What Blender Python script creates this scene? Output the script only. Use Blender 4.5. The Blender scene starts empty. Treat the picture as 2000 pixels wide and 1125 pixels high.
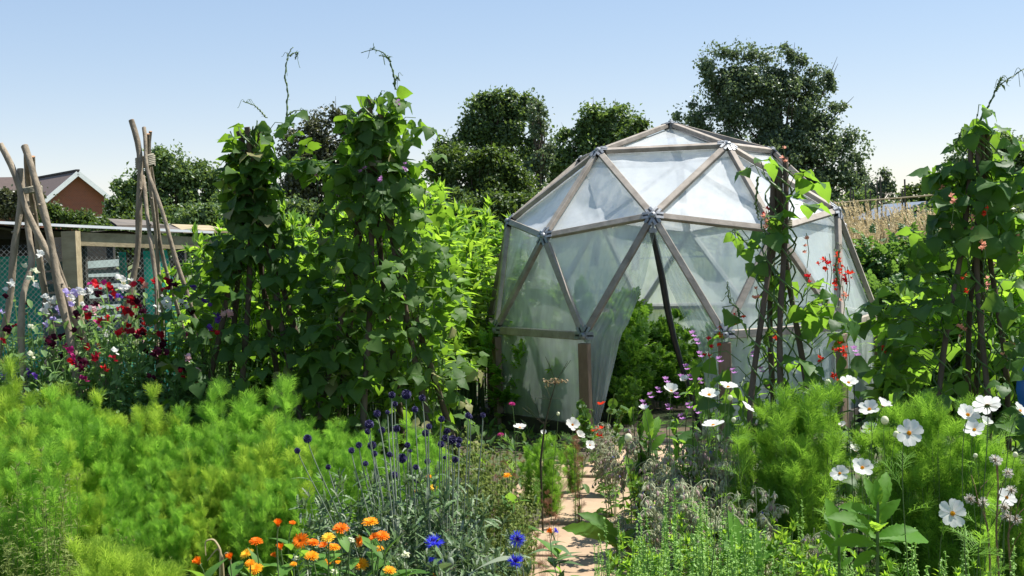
import bpy, math, numpy as np
from mathutils import Matrix, Vector
PI = math.pi
S = bpy.context.scene
C = S.collection

# ------------------------------------------------------------------ camera
F0, PITCH, ROLL, CAMH = 2300.0, -0.04774, -0.03138, 1.6
cp, sp = math.cos(PITCH), math.sin(PITCH)
cr, sr = math.cos(ROLL), math.sin(ROLL)
FW = np.array([0, cp, sp]); UP = np.array([0, -sp, cp]); RT = np.array([1.0, 0, 0])
camd = bpy.data.cameras.new('camera'); cam = bpy.data.objects.new('camera', camd); C.objects.link(cam)
camd.sensor_width = 36; camd.lens = 36 * F0 / 2000; camd.clip_end = 3000; camd.clip_start = .05
xr = cr * RT + sr * UP; yr = -sr * RT + cr * UP; zr = -FW
cam.matrix_world = Matrix([[xr[0], yr[0], zr[0], 0], [xr[1], yr[1], zr[1], 0], [xr[2], yr[2], zr[2], CAMH], [0, 0, 0, 1]])
S.camera = cam

def at(px, py, D):
    """world point at distance y = D that is seen at photo pixel (px, py)"""
    a, b = px - 1000, py - 562.5
    u = cr * a + sr * b; v = -sr * a + cr * b
    d = FW * F0 + RT * u - UP * v
    return np.array([0, 0, CAMH]) + d * (D / d[1])
def gx(px, D, z=0.):
    """x of the point at distance D and height z that sits in photo column px"""
    py = 450.
    for _ in range(6):
        p = at(px, py, D); py += (p[2] - z) * F0 / D
    return p[0]
def px2m(D): return D / F0

# ------------------------------------------------------------------ sky, sun, exposure
SUN_AZ, SUN_EL = math.radians(72), math.radians(59)     # azimuth from +Y towards +X
sunv = np.array([math.sin(SUN_AZ) * math.cos(SUN_EL), math.cos(SUN_AZ) * math.cos(SUN_EL), math.sin(SUN_EL)])
W = bpy.data.worlds.new('World'); S.world = W; W.use_nodes = True
nt = W.node_tree; sky = nt.nodes.new('ShaderNodeTexSky'); sky.sky_type = 'NISHITA'; sky.sun_disc = False
sky.sun_elevation = SUN_EL; sky.sun_rotation = SUN_AZ
sky.air_density = 1.0; sky.dust_density = .0; sky.ozone_density = 3.5; sky.altitude = 50
gm = nt.nodes.new('ShaderNodeGamma'); gm.inputs[1].default_value = .52; nt.links.new(sky.outputs[0], gm.inputs[0])
hsn = nt.nodes.new('ShaderNodeHueSaturation'); hsn.inputs['Saturation'].default_value = 1.42; nt.links.new(gm.outputs[0], hsn.inputs['Color'])
wb = nt.nodes.new('ShaderNodeMix'); wb.data_type = 'RGBA'; wb.blend_type = 'MULTIPLY'; wb.inputs[0].default_value = 1; wb.inputs[7].default_value = (1.27, 1.14, 1.14, 1)      # camera white balance
nt.links.new(hsn.outputs[0], wb.inputs[6]); nt.links.new(wb.outputs[2], nt.nodes['Background'].inputs[0]); nt.nodes['Background'].inputs[1].default_value = .15
sd = bpy.data.lights.new('sun', 'SUN'); so = bpy.data.objects.new('sun', sd); C.objects.link(so)
sd.energy = 4.6; sd.angle = math.radians(.5); sd.color = (1, .965, .9)
so.rotation_euler = Vector(sunv).to_track_quat('Z', 'Y').to_euler()
S.view_settings.view_transform = 'Standard'; S.view_settings.look = 'None'; S.view_settings.gamma = 1
S.view_settings.exposure = 1.03
S.render.engine = 'CYCLES'
cy = S.cycles
cy.max_bounces = 8; cy.diffuse_bounces = 4; cy.glossy_bounces = 2; cy.transmission_bounces = 6; cy.transparent_max_bounces = 24
cy.caustics_reflective = False; cy.caustics_refractive = False
cy.use_adaptive_sampling = True; cy.adaptive_threshold = .006
cy.use_denoising = True

# ------------------------------------------------------------------ helpers
RN = np.random.default_rng(11)
def U(a=0., b=1., n=None): return RN.uniform(a, b, n)
def nrm(v):
    v = np.asarray(v, float); return v / np.maximum(np.linalg.norm(v, axis=-1, keepdims=True), 1e-9)
def frames(d, up=None, roll=None):
    d = nrm(np.atleast_2d(d)); N = len(d)
    up = np.tile([0., 0, 1], (N, 1)) if up is None else np.broadcast_to(np.atleast_2d(up), (N, 3))
    x = np.cross(d, up); bad = np.linalg.norm(x, axis=1) < 1e-3
    if bad.any(): x = x.copy(); x[bad] = np.cross(d[bad], [1., .2, 0])
    x = nrm(x); z = np.cross(x, d)
    if roll is not None:
        c, s = np.cos(roll)[:, None], np.sin(roll)[:, None]
        x, z = c * x + s * z, -s * x + c * z
    return np.stack([x, d, z], -1)
def rdir(n):
    v = RN.normal(size=(n, 3)); return nrm(v)

class Geo:
    def __init__(s): s.v = []; s.f = []; s.m = []; s.r = []; s.n = 0
    def add(s, v, f, mat=0, rnd=.5):
        v = np.asarray(v, float).reshape(-1, 3); f = np.asarray(f, int)
        if len(v) == 0: return s
        s.v.append(v); s.f.append(f + s.n); s.m.append(np.full(len(f), mat))
        s.r.append(np.broadcast_to(np.asarray(rnd, float), (len(v),)).copy()); s.n += len(v); return s
    def scatter(s, T, P, M, sc=1., mat=0, rnd=None):
        tv, tf = T[0], T[1]; P = np.atleast_2d(P); N = len(P); k = len(tv)
        sc = np.broadcast_to(np.asarray(sc, float), (N,))
        V = P[:, None] + np.einsum('nij,kj->nki', M, tv) * sc[:, None, None]
        Fc = (tf[None] + (np.arange(N) * k)[:, None, None]).reshape(-1, tf.shape[1])
        r = U(0, 1, N) if rnd is None else np.broadcast_to(np.asarray(rnd, float), (N,))
        return s.add(V.reshape(-1, 3), Fc, mat, np.repeat(r, k))
    def curves(s, P, rad, k=5, mat=0, rnd=.5, cap=False):
        P = np.asarray(P, float)
        if P.ndim == 2: P = P[None]
        N, m, _ = P.shape; rad = np.broadcast_to(np.asarray(rad, float), (N, m))
        t = nrm(np.gradient(P, axis=1)); ref = np.where(np.abs(t[..., 2:3]) > .8, [1., 0.1, 0], [0., 0, 1])
        a = nrm(np.cross(t, ref)); b = np.cross(t, a); th = np.arange(k) * 2 * PI / k
        V = P[:, :, None] + rad[..., None, None] * (a[:, :, None] * np.cos(th)[:, None] + b[:, :, None] * np.sin(th)[:, None])
        i = np.arange(m - 1)[:, None]; j = np.arange(k)[None]; j2 = (j + 1) % k
        q = np.stack([i * k + j, i * k + j2, (i + 1) * k + j2, (i + 1) * k + j], -1).reshape(-1, 4)
        r = np.broadcast_to(np.asarray(rnd, float), (N,))
        Fq = (q[None] + (np.arange(N) * m * k)[:, None, None]).reshape(-1, 4)
        s.add(V.reshape(-1, 3), Fq, mat, np.repeat(r, m * k))
        if cap:
            for e in (0, m - 1):
                s.add(V[:, e].reshape(-1, 3), np.arange(N * k).reshape(N, k), mat, np.repeat(r, k))
        return s
    def ribbons(s, P, w, side, mat=0, rnd=.5):
        P = np.asarray(P, float); N, m, _ = P.shape; w = np.broadcast_to(np.asarray(w, float), (N, m))
        sd = np.broadcast_to(side, (N, 3))[:, None] * w[..., None]
        V = np.stack([P - sd, P + sd], 2).reshape(-1, 3)
        i = np.arange(m - 1) * 2; q = np.stack([i, i + 1, i + 3, i + 2], -1)
        Fq = (q[None] + (np.arange(N) * m * 2)[:, None, None]).reshape(-1, 4)
        return s.add(V, Fq, mat, np.repeat(np.broadcast_to(np.asarray(rnd, float), (N,)), m * 2))
    def beam(s, a, b, w, h, up=(0, 0, 1), mat=0, rnd=.5, ext=0.):
        a = np.asarray(a, float); b = np.asarray(b, float); d = nrm(b - a); a = a - d * ext; b = b + d * ext
        x = nrm(np.cross(d, up)); z = np.cross(x, d)
        V = [p + x * i * w / 2 + z * j * h / 2 for p in (a, b) for i, j in ((-1, -1), (1, -1), (1, 1), (-1, 1))]
        return s.add(V, [[0, 3, 2, 1], [4, 5, 6, 7], [0, 1, 5, 4], [1, 2, 6, 5], [2, 3, 7, 6], [3, 0, 4, 7]], mat, rnd)
    def box(s, c, size, rz=0., mat=0, rnd=.5):
        c = np.asarray(c, float); w, d, h = size; ax = np.array([math.cos(rz), math.sin(rz), 0])
        ay = np.array([-ax[1], ax[0], 0])
        return s.beam(c - ay * d / 2, c + ay * d / 2, w, h, (0, 0, 1), mat, rnd)
    def sheet(s, G, mat=0, rnd=.5):
        G = np.asarray(G, float); a, b, _ = G.shape
        i = np.arange(a - 1)[:, None]; j = np.arange(b - 1)[None]
        q = np.stack([i * b + j, i * b + j + 1, (i + 1) * b + j + 1, (i + 1) * b + j], -1).reshape(-1, 4)
        return s.add(G.reshape(-1, 3), q, mat, rnd)
    def ball(s, c, r, nu=10, nv=6, mat=0, rnd=.5, sc=(1, 1, 1)):
        u = np.arange(nu) * 2 * PI / nu; v = np.linspace(.08, PI - .08, nv)
        G = np.stack([np.outer(np.sin(v), np.cos(u)) * sc[0], np.outer(np.sin(v), np.sin(u)) * sc[1], np.outer(np.cos(v), np.ones(nu)) * sc[2]], -1) * r + np.asarray(c)
        i = np.arange(nv - 1)[:, None]; j = np.arange(nu)[None]; j2 = (j + 1) % nu
        q = np.stack([i * nu + j, (i + 1) * nu + j, (i + 1) * nu + j2, i * nu + j2], -1).reshape(-1, 4)
        s.add(G.reshape(-1, 3), q, mat, rnd); s.add(G[0], [list(range(nu))], mat, rnd); return s.add(G[-1], [list(range(nu))[::-1]], mat, rnd)
    def mesh(s, name, mats, smooth=False, off=None):
        me = bpy.data.meshes.new(name); v = np.concatenate(s.v)
        if off is not None: v = v - np.asarray(off)
        me.vertices.add(len(v)); me.vertices.foreach_set('co', v.astype(np.float32).ravel())
        loops = np.concatenate([f.ravel() for f in s.f]); tot = np.concatenate([np.full(len(f), f.shape[1]) for f in s.f])
        me.loops.add(len(loops)); me.loops.foreach_set('vertex_index', loops.astype(np.int32))
        me.polygons.add(len(tot)); st = np.concatenate([[0], np.cumsum(tot)[:-1]])
        me.polygons.foreach_set('loop_start', st.astype(np.int32))
        me.polygons.foreach_set('material_index', np.concatenate(s.m).astype(np.int32))
        me.polygons.foreach_set('use_smooth', np.full(len(tot), smooth))
        at_ = me.attributes.new('rnd', 'FLOAT', 'POINT'); at_.data.foreach_set('value', np.concatenate(s.r).astype(np.float32))
        me.update(calc_edges=True)
        for m_ in (mats if isinstance(mats, (list, tuple)) else [mats]): me.materials.append(m_)
        return me
    def build(s, name, mats, parent=None, smooth=False):
        off = None
        if parent is not None:
            r = parent
            while r.parent is not None: r = r.parent
            off = np.array(r.location)
        me = s.mesh(name, mats, smooth, off)
        return link(name, me, parent)
def link(name, me, parent=None):
    o = bpy.data.objects.new(name, me); C.objects.link(o); o.parent = parent; return o
def tag(o, label, cat, group=None, kind=None):
    if label: o['label'] = label
    if cat: o['category'] = cat
    if group: o['group'] = group
    if kind: o['kind'] = kind
    return o
def thing(name, label, cat, loc=(0, 0, 0), group=None):
    o = bpy.data.objects.new(name, None); C.objects.link(o); o.location = [float(q) for q in loc]; o.empty_display_size = .1
    return tag(o, label, cat, group)
def dup(root, loc, rz=0., sc=1., label=None):
    r = root.copy(); C.objects.link(r); r.location = [float(q) for q in loc]; r.rotation_euler = (0, 0, rz)
    r.scale = (sc, sc, sc) if np.isscalar(sc) else sc
    if label: r['label'] = label
    for ch in list(root.children):
        c = ch.copy(); C.objects.link(c); c.parent = r
        for g in list(ch.children):
            d = g.copy(); C.objects.link(d); d.parent = c
    return r
def drop(root):
    for ch in list(root.children):
        for g in list(ch.children): bpy.data.objects.remove(g)
        bpy.data.objects.remove(ch)
    bpy.data.objects.remove(root)
def noise3(p, k=1., seed=0):
    """cheap smooth pseudo noise from sines, -1..1"""
    p = np.asarray(p) * k; x, y, z = p[..., 0], p[..., 1], p[..., 2]; s = seed * 1.7
    return (np.sin(x * 1.3 + y * 2.1 + s) * np.cos(z * 1.7 - x * .6 + s * 2) + .5 * np.sin(x * 3.7 - z * 2.9 + s) * np.cos(y * 4.1 + s) + .25 * np.sin(x * 7.9 + y * 6.3 + z * 8.7 + s)) / 1.6
ORD = ['leftmost', 'second from the left', 'third from the left', 'fourth from the left', 'fifth from the left', 'sixth from the left', 'seventh from the left', 'eighth from the left', 'ninth from the left', 'tenth from the left', 'eleventh from the left', 'twelfth from the left', 'thirteenth from the left', 'fourteenth from the left']
def place_words(pts, bands):
    """for each (px, py): a phrase from its height band and its order from the left within the band"""
    out = [None] * len(pts)
    for y0, y1, word in bands:
        ids = sorted([i for i, p in enumerate(pts) if y0 <= p[1] < y1], key=lambda i: pts[i][0])
        for k, i in enumerate(ids): out[i] = (ORD[k] if k < len(ids) - 1 or k == 0 else 'rightmost') + ' ' + word
    return out

# ------------------------------------------------------------------ materials
def newmat(name):
    m = bpy.data.materials.new(name); m.use_nodes = True; n = m.node_tree; n.nodes.clear()
    out = n.nodes.new('ShaderNodeOutputMaterial'); return m, n, out
def N_(n, t, **kw):
    o = n.nodes.new(t)
    for k, v in kw.items():
        if k.startswith('i_'):
            key = k[2:]; key = int(key) if key.isdigit() else key.replace('_', ' ')
            o.inputs[key].default_value = v
        else: setattr(o, k, v)
    return o
def L_(n, a, b): n.links.new(a, b)
def col4(c): return (c[0], c[1], c[2], 1)
def mixcol(n, fac, a, b):
    m = n.nodes.new('ShaderNodeMix'); m.data_type = 'RGBA'
    for s_, v in ((0, fac), (6, a), (7, b)):
        if hasattr(v, 'links') or hasattr(v, 'is_linked'): n.links.new(v, m.inputs[s_])
        elif isinstance(v, (int, float)): m.inputs[s_].default_value = v
        else: m.inputs[s_].default_value = col4(v)
    return m.outputs[2]
def leafmat(name, c1, c2, tr=.4, tc=None, rough=.45, spec=.35, third=None, nscale=30., bump=0.):
    """c1..c2 vary by leaf; tc = colour of the light that comes through"""
    m, n, out = newmat(name)
    a = N_(n, 'ShaderNodeAttribute', attribute_name='rnd')
    geo = N_(n, 'ShaderNodeTexCoord')
    no = N_(n, 'ShaderNodeTexNoise', i_Scale=nscale, i_Detail=2.)
    L_(n, geo.outputs['Object'], no.inputs['Vector'])
    ad = N_(n, 'ShaderNodeMath', operation='MULTIPLY_ADD'); L_(n, no.outputs[0], ad.inputs[0]); ad.inputs[1].default_value = .5
    sub = N_(n, 'ShaderNodeMath', operation='MULTIPLY_ADD'); L_(n, a.outputs['Fac'], sub.inputs[0]); sub.inputs[1].default_value = .9
    oi = N_(n, 'ShaderNodeObjectInfo'); om = N_(n, 'ShaderNodeMath', operation='MULTIPLY_ADD', i_1=.7, i_2=-.55); L_(n, oi.outputs['Random'], om.inputs[0]); L_(n, om.outputs[0], sub.inputs[2])
    L_(n, sub.outputs[0], ad.inputs[2]); ad.use_clamp = True
    c = mixcol(n, ad.outputs[0], c1, c2)
    if third is not None:
        gt = N_(n, 'ShaderNodeMath', operation='GREATER_THAN'); L_(n, a.outputs['Fac'], gt.inputs[0]); gt.inputs[1].default_value = third[1]
        c = mixcol(n, gt.outputs[0], c, third[0])
    p = N_(n, 'ShaderNodeBsdfPrincipled', i_Roughness=rough); p.inputs['Specular IOR Level'].default_value = spec
    L_(n, c, p.inputs['Base Color'])
    if bump:
        bp = N_(n, 'ShaderNodeBump', i_Strength=bump, i_Distance=.01); L_(n, no.outputs[0], bp.inputs['Height']); L_(n, bp.outputs[0], p.inputs['Normal'])
    t = N_(n, 'ShaderNodeBsdfTranslucent')
    if tc is None: tc = (min(1, c2[0] * 2.2 + .02), min(1, c2[1] * 2.2), c2[2] * 1.2)
    tcol = mixcol(n, ad.outputs[0], [q * .7 for q in tc], tc)
    L_(n, tcol, t.inputs[0])
    mx = N_(n, 'ShaderNodeMixShader', i_0=tr); L_(n, p.outputs[0], mx.inputs[1]); L_(n, t.outputs[0], mx.inputs[2])
    L_(n, mx.outputs[0], out.inputs[0]); return m
def plain(name, c1, c2=None, rough=.7, scale=8., detail=4., spec=.3, stretch=(1, 1, 1), bump=.2, metal=0., byrnd=0.):
    m, n, out = newmat(name); c2 = c2 or [q * .6 for q in c1]
    tc = N_(n, 'ShaderNodeTexCoord'); mp = N_(n, 'ShaderNodeMapping'); mp.inputs['Scale'].default_value = stretch
    L_(n, tc.outputs['Object'], mp.inputs[0])
    no = N_(n, 'ShaderNodeTexNoise', i_Scale=scale, i_Detail=detail, i_Roughness=.65); L_(n, mp.outputs[0], no.inputs['Vector'])
    rp = N_(n, 'ShaderNodeMapRange'); L_(n, no.outputs[0], rp.inputs[0]); rp.inputs[1].default_value = .32; rp.inputs[2].default_value = .68
    f = rp.outputs[0]
    if byrnd:
        a = N_(n, 'ShaderNodeAttribute', attribute_name='rnd')
        ma = N_(n, 'ShaderNodeMath', operation='MULTIPLY_ADD', use_clamp=True); L_(n, a.outputs['Fac'], ma.inputs[0]); ma.inputs[1].default_value = byrnd
        mb = N_(n, 'ShaderNodeMath', operation='MULTIPLY_ADD'); L_(n, rp.outputs[0], mb.inputs[0]); mb.inputs[1].default_value = 1 - byrnd * .5; mb.inputs[2].default_value = -byrnd * .25
        L_(n, mb.outputs[0], ma.inputs[2]); f = ma.outputs[0]
    c = mixcol(n, f, c1, c2)
    p = N_(n, 'ShaderNodeBsdfPrincipled', i_Roughness=rough, i_Metallic=metal); p.inputs['Specular IOR Level'].default_value = spec
    L_(n, c, p.inputs['Base Color'])
    if bump:
        bp = N_(n, 'ShaderNodeBump', i_Strength=bump, i_Distance=.02); L_(n, no.outputs[0], bp.inputs['Height']); L_(n, bp.outputs[0], p.inputs['Normal'])
    L_(n, p.outputs[0], out.inputs[0]); return m
def filmmat(name, dens, body, dirt, lo, hi):
    m, n, out = newmat(name)
    tc = N_(n, 'ShaderNodeTexCoord')
    no = N_(n, 'ShaderNodeTexNoise', i_Scale=1.6, i_Detail=5., i_Roughness=.6); L_(n, tc.outputs['Object'], no.inputs['Vector'])
    mp = N_(n, 'ShaderNodeMapping'); mp.inputs['Scale'].default_value = (9, 9, 1.5); L_(n, tc.outputs['Object'], mp.inputs[0])
    n2 = N_(n, 'ShaderNodeTexNoise', i_Scale=1.5, i_Detail=4.); L_(n, mp.outputs[0], n2.inputs['Vector'])
    av = N_(n, 'ShaderNodeMath', operation='MULTIPLY_ADD'); L_(n, n2.outputs[0], av.inputs[0]); av.inputs[1].default_value = .5; 
    hv = N_(n, 'ShaderNodeMath', operation='MULTIPLY'); L_(n, no.outputs[0], hv.inputs[0]); hv.inputs[1].default_value = .5; L_(n, hv.outputs[0], av.inputs[2])
    rp = N_(n, 'ShaderNodeMapRange'); L_(n, av.outputs[0], rp.inputs[0]); rp.inputs[1].default_value = .38; rp.inputs[2].default_value = .64
    rp.inputs[3].default_value = lo; rp.inputs[4].default_value = hi
    c = mixcol(n, rp.outputs[0], body, dirt)
    d = N_(n, 'ShaderNodeBsdfDiffuse'); t = N_(n, 'ShaderNodeBsdfTranslucent'); L_(n, c, d.inputs[0]); L_(n, c, t.inputs[0])
    g = N_(n, 'ShaderNodeBsdfGlossy', i_Roughness=.17)
    m1 = N_(n, 'ShaderNodeMixShader', i_0=dens); L_(n, d.outputs[0], m1.inputs[1]); L_(n, t.outputs[0], m1.inputs[2])
    fr = N_(n, 'ShaderNodeLayerWeight'); fr.inputs[0].default_value = .5
    fp = N_(n, 'ShaderNodeMath', operation='POWER', i_1=3.); L_(n, fr.outputs['Facing'], fp.inputs[0])
    fm = N_(n, 'ShaderNodeMath', operation='MULTIPLY_ADD', i_1=.7, i_2=.08); L_(n, fp.outputs[0], fm.inputs[0])
    m2 = N_(n, 'ShaderNodeMixShader'); L_(n, fm.outputs[0], m2.inputs[0]); L_(n, m1.outputs[0], m2.inputs[1]); L_(n, g.outputs[0], m2.inputs[2])
    tr = N_(n, 'ShaderNodeBsdfTransparent', i_0=(.93, .96, .95, 1))
    m3 = N_(n, 'ShaderNodeMixShader'); L_(n, rp.outputs[0], m3.inputs[0]); L_(n, tr.outputs[0], m3.inputs[1]); L_(n, m2.outputs[0], m3.inputs[2])
    L_(n, m3.outputs[0], out.inputs[0]); return m
def brickmat(name):
    m, n, out = newmat(name); tc = N_(n, 'ShaderNodeTexCoord'); mp = N_(n, 'ShaderNodeMapping')
    mp.inputs['Rotation'].default_value = (PI / 2, 0, 0); L_(n, tc.outputs['Generated'], mp.inputs[0])
    uv = N_(n, 'ShaderNodeUVMap'); b = N_(n, 'ShaderNodeTexBrick', i_Scale=1.); b.inputs['Color1'].default_value = (.27, .06, .03, 1); b.inputs['Color2'].default_value = (.18, .045, .03, 1)
    b.inputs['Mortar'].default_value = (.3, .22, .17, 1); b.inputs['Mortar Size'].default_value = .008; b.inputs['Brick Width'].default_value = .23; b.inputs['Row Height'].default_value = .085
    sep = N_(n, 'ShaderNodeSeparateXYZ'); L_(n, tc.outputs['Object'], sep.inputs[0]); cmb = N_(n, 'ShaderNodeCombineXYZ')
    su = N_(n, 'ShaderNodeMath', operation='ADD'); L_(n, sep.outputs[0], su.inputs[0]); L_(n, sep.outputs[1], su.inputs[1]); L_(n, su.outputs[0], cmb.inputs[0]); L_(n, sep.outputs[2], cmb.inputs[1])
    L_(n, cmb.outputs[0], b.inputs[0])
    no = N_(n, 'ShaderNodeTexNoise', i_Scale=3., i_Detail=5.); L_(n, tc.outputs['Object'], no.inputs['Vector'])
    c = mixcol(n, no.outputs[0], b.outputs[0], (.30, .10, .06))
    p = N_(n, 'ShaderNodeBsdfPrincipled', i_Roughness=.85); L_(n, c, p.inputs['Base Color']); L_(n, p.outputs[0], out.inputs[0]); return m
def tilemat(name, c1, c2, sc=4.5):
    m, n, out = newmat(name); tc = N_(n, 'ShaderNodeTexCoord'); w = N_(n, 'ShaderNodeTexWave', i_Scale=sc, i_Distortion=.6, i_Detail=2.); w.bands_direction = 'Z'
    L_(n, tc.outputs['Object'], w.inputs[0]); no = N_(n, 'ShaderNodeTexNoise', i_Scale=5., i_Detail=6.); L_(n, tc.outputs['Object'], no.inputs['Vector'])
    c = mixcol(n, no.outputs[0], c1, c2); c = mixcol(n, N_fac(n, w.outputs[1], .55), c, [q * .45 for q in c1])
    p = N_(n, 'ShaderNodeBsdfPrincipled', i_Roughness=.8); L_(n, c, p.inputs['Base Color']); L_(n, p.outputs[0], out.inputs[0]); return m
def N_fac(n, s_, k):
    pw = N_(n, 'ShaderNodeMath', operation='POWER', i_1=3.); L_(n, s_, pw.inputs[0])
    o = N_(n, 'ShaderNodeMath', operation='MULTIPLY', i_1=k); L_(n, pw.outputs[0], o.inputs[0]); return o.outputs[0]

M = {}
M['bean'] = leafmat('bean_leaf', (.036, .085, .020), (.085, .15, .038), .40, (.34, .62, .04), .55, .22, nscale=25, third=((.26, .24, .11), .94), bump=.25)
M['bean_r'] = leafmat('bean_leaf_light', (.035, .09, .022), (.07, .15, .035), .45, (.34, .62, .05), .5, .3, nscale=25, bump=.25)
M['arti'] = leafmat('artichoke_leaf', (.08, .18, .022), (.15, .28, .04), .5, (.50, .80, .06), .5, .3)
M['feather'] = leafmat('feather_leaf', (.12, .265, .032), (.22, .41, .055), .48, (.44, .82, .085), .5, .2, nscale=6)
M['feather_d'] = leafmat('feather_leaf_dark', (.10, .22, .025), (.19, .36, .045), .45, (.42, .76, .07), .5, .2, nscale=6)
M['feather_y'] = leafmat('feather_leaf_yellow', (.20, .33, .035), (.31, .46, .06), .48, (.6, .85, .09), .5, .2)
M['pea'] = leafmat('sweet_pea_leaf', (.10, .19, .06), (.18, .29, .10), .4, (.32, .55, .12), .5, .3)
M['tree'] = leafmat('tree_leaf', (.05, .095, .035), (.12, .19, .065), .35, (.26, .38, .07), .42, .6, nscale=.5)
M['tree_g'] = leafmat('tree_leaf_grey', (.065, .10, .058), (.14, .20, .12), .33, (.25, .34, .12), .42, .6, nscale=.5)
M['tree_l'] = leafmat('tree_leaf_light', (.04, .075, .02), (.09, .14, .035), .3, (.22, .34, .04), .5, .4, nscale=.5)
M['copper'] = leafmat('copper_leaf', (.042, .052, .024), (.09, .10, .05), .28, (.16, .18, .06), .4, .6, nscale=.5)
M['bramble'] = leafmat('bramble_leaf', (.04, .10, .025), (.09, .18, .04), .35, (.25, .45, .06), .45, .4)
M['tomato'] = leafmat('tomato_leaf', (.07, .16, .03), (.13, .26, .045), .5, (.38, .68, .06), .5, .3)
M['thistle_leaf'] = leafmat('thistle_leaf', (.06, .12, .04), (.15, .23, .09), .25, (.2, .3, .1), .5, .35, third=((.26, .30, .20), .82))
M['olive'] = leafmat('olive_leaf', (.12, .17, .04), (.22, .27, .08), .35, (.4, .5, .12), .6, .2)
M['borage_leaf'] = leafmat('borage_leaf', (.07, .17, .03), (.13, .27, .05), .45, (.35, .62, .06), .55, .25)
M['borage_bud'] = leafmat('borage_bud', (.42, .42, .28), (.62, .66, .44), .4, (.6, .65, .4), .8, .1, third=((.48, .30, .33), .74))
M['reseda'] = leafmat('spike_leaf', (.20, .36, .08), (.32, .50, .15), .42, (.50, .78, .16), .5, .3)
M['bigleaf'] = leafmat('broad_leaf', (.06, .17, .02), (.10, .24, .03), .5, (.50, .82, .06), .55, .22)
M['weed'] = leafmat('weed_leaf', (.03, .08, .02), (.09, .16, .04), .3, (.2, .35, .05), .5, .3)
M['bronze'] = leafmat('bronze_leaf', (.22, .10, .06), (.35, .19, .12), .3, (.4, .2, .1), .6, .2)
M['grass'] = leafmat('grass_blade', (.07, .13, .03), (.17, .2, .06), .35, (.3, .42, .08), .6, .2)
M['straw'] = leafmat('straw', (.42, .33, .17), (.62, .52, .32), .3, (.6, .5, .3), .7, .2)
M['dead'] = leafmat('dead_leaf', (.2, .14, .07), (.36, .28, .16), .3, (.4, .3, .15), .7, .2)
M['stem'] = leafmat('green_stem', (.08, .15, .04), (.15, .22, .08), .15, (.2, .3, .08), .5, .3)
M['stem_grey'] = leafmat('grey_stem', (.16, .20, .14), (.28, .32, .24), .1, (.3, .35, .25), .6, .2)
M['stem_dark'] = leafmat('dark_stem', (.03, .035, .02), (.07, .06, .035), .05, (.05, .06, .02), .6, .2)
def petal(name, c1, c2, tr=.35): return leafmat(name, c1, c2, tr, [min(1, q * 1.15) for q in c2], .6, .15, nscale=60)
M['white'] = petal('white_petal', (.84, .83, .78), (.90, .89, .84), .5)
M['cream'] = petal('cream_petal', (.72, .74, .5), (.8, .8, .6))
M['yolk'] = petal('yellow_centre', (.75, .36, .01), (.85, .48, .02), .1)
M['orange'] = petal('orange_petal', (.85, .17, .005), (.95, .26, .01))
M['amber'] = petal('amber_petal', (.9, .32, .008), (.95, .45, .02))
M['yellow'] = petal('yellow_petal', (.9, .52, .03), (.95, .66, .08))
M['orange_mid'] = petal('orange_centre', (.35, .12, .01), (.6, .25, .02), .1)
M['blue'] = petal('cornflower_blue', (.035, .04, .55), (.10, .11, .85))
M['blue_mid'] = petal('cornflower_centre', (.04, .015, .22), (.10, .03, .35), .2)
M['globe'] = leafmat('globe_thistle', (.018, .014, .055), (.055, .045, .15), .1, (.05, .04, .16), .6, .2, third=((.25, .22, .42), .9))
M['red'] = petal('red_petal', (.50, .008, .02), (.65, .02, .03))
M['crimson'] = petal('crimson_petal', (.24, .006, .018), (.36, .01, .03))
M['maroon'] = petal('maroon_petal', (.035, .004, .014), (.085, .008, .03))
M['magenta'] = petal('magenta_petal', (.36, .015, .14), (.48, .03, .2))
M['lilac'] = petal('lilac_petal', (.42, .34, .68), (.55, .46, .78))
M['pink'] = petal('pink_petal', (.75, .4, .46), (.82, .5, .55))
M['violet'] = petal('violet_petal', (.09, .03, .3), (.16, .06, .42))
M['scarlet'] = petal('scarlet_petal', (.70, .03, .01), (.85, .07, .03))
M['salmon'] = petal('salmon_petal', (.85, .30, .20), (.9, .45, .33))
M['mallow'] = petal('mallow_petal', (.45, .17, .48), (.58, .28, .62))
M['starblue'] = petal('borage_blue', (.14, .12, .60), (.24, .2, .75))
M['pole'] = plain('hazel_pole', (.37, .31, .23), (.15, .12, .085), .9, 18, 7, .15, (1, 1, .35), .9, byrnd=.3)
M['pole_d'] = plain('dark_pole', (.16, .12, .09), (.07, .052, .04), .85, 14, 6, .2, (1, 1, .25), .5, byrnd=.3)
M['cut'] = plain('cut_wood', (.45, .27, .15), (.32, .18, .1), .8, 20)
M['rope'] = plain('rope', (.36, .33, .25), (.22, .2, .15), .9, 60)
M['strut'] = plain('strut_timber', (.42, .37, .31), (.22, .185, .15), .75, 9, 6, .25, (1, 1, 1), .25, byrnd=.35)
M['post'] = plain('post_timber', (.30, .22, .155), (.16, .115, .08), .8, 9, 6, .2, (1, 1, .3), .3, byrnd=.3)
M['steel'] = plain('hub_steel', (.34, .35, .36), (.20, .21, .22), .5, 30, 3, .5, bump=.1, metal=.35)
M['boltdark'] = plain('hub_dark', (.05, .05, .055), (.03, .03, .03), .5, 30)
M['film'] = filmmat('polythene_film', .5, (.80, .86, .86), (.70, .79, .76), .42, .76)
M['film_up'] = filmmat('polythene_film_sunlit_dusty', .42, (.90, .92, .93), (.87, .90, .91), .66, .90)  # upper panels: whitening by sun and sky put into the colour, plus dust
M['film_flap'] = filmmat('polythene_flap', .5, (.72, .84, .86), (.66, .78, .78), .30, .55)
M['shade'] = plain('dark_shade_cloth', (.035, .037, .045), (.06, .062, .07), .7, 20)
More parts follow.
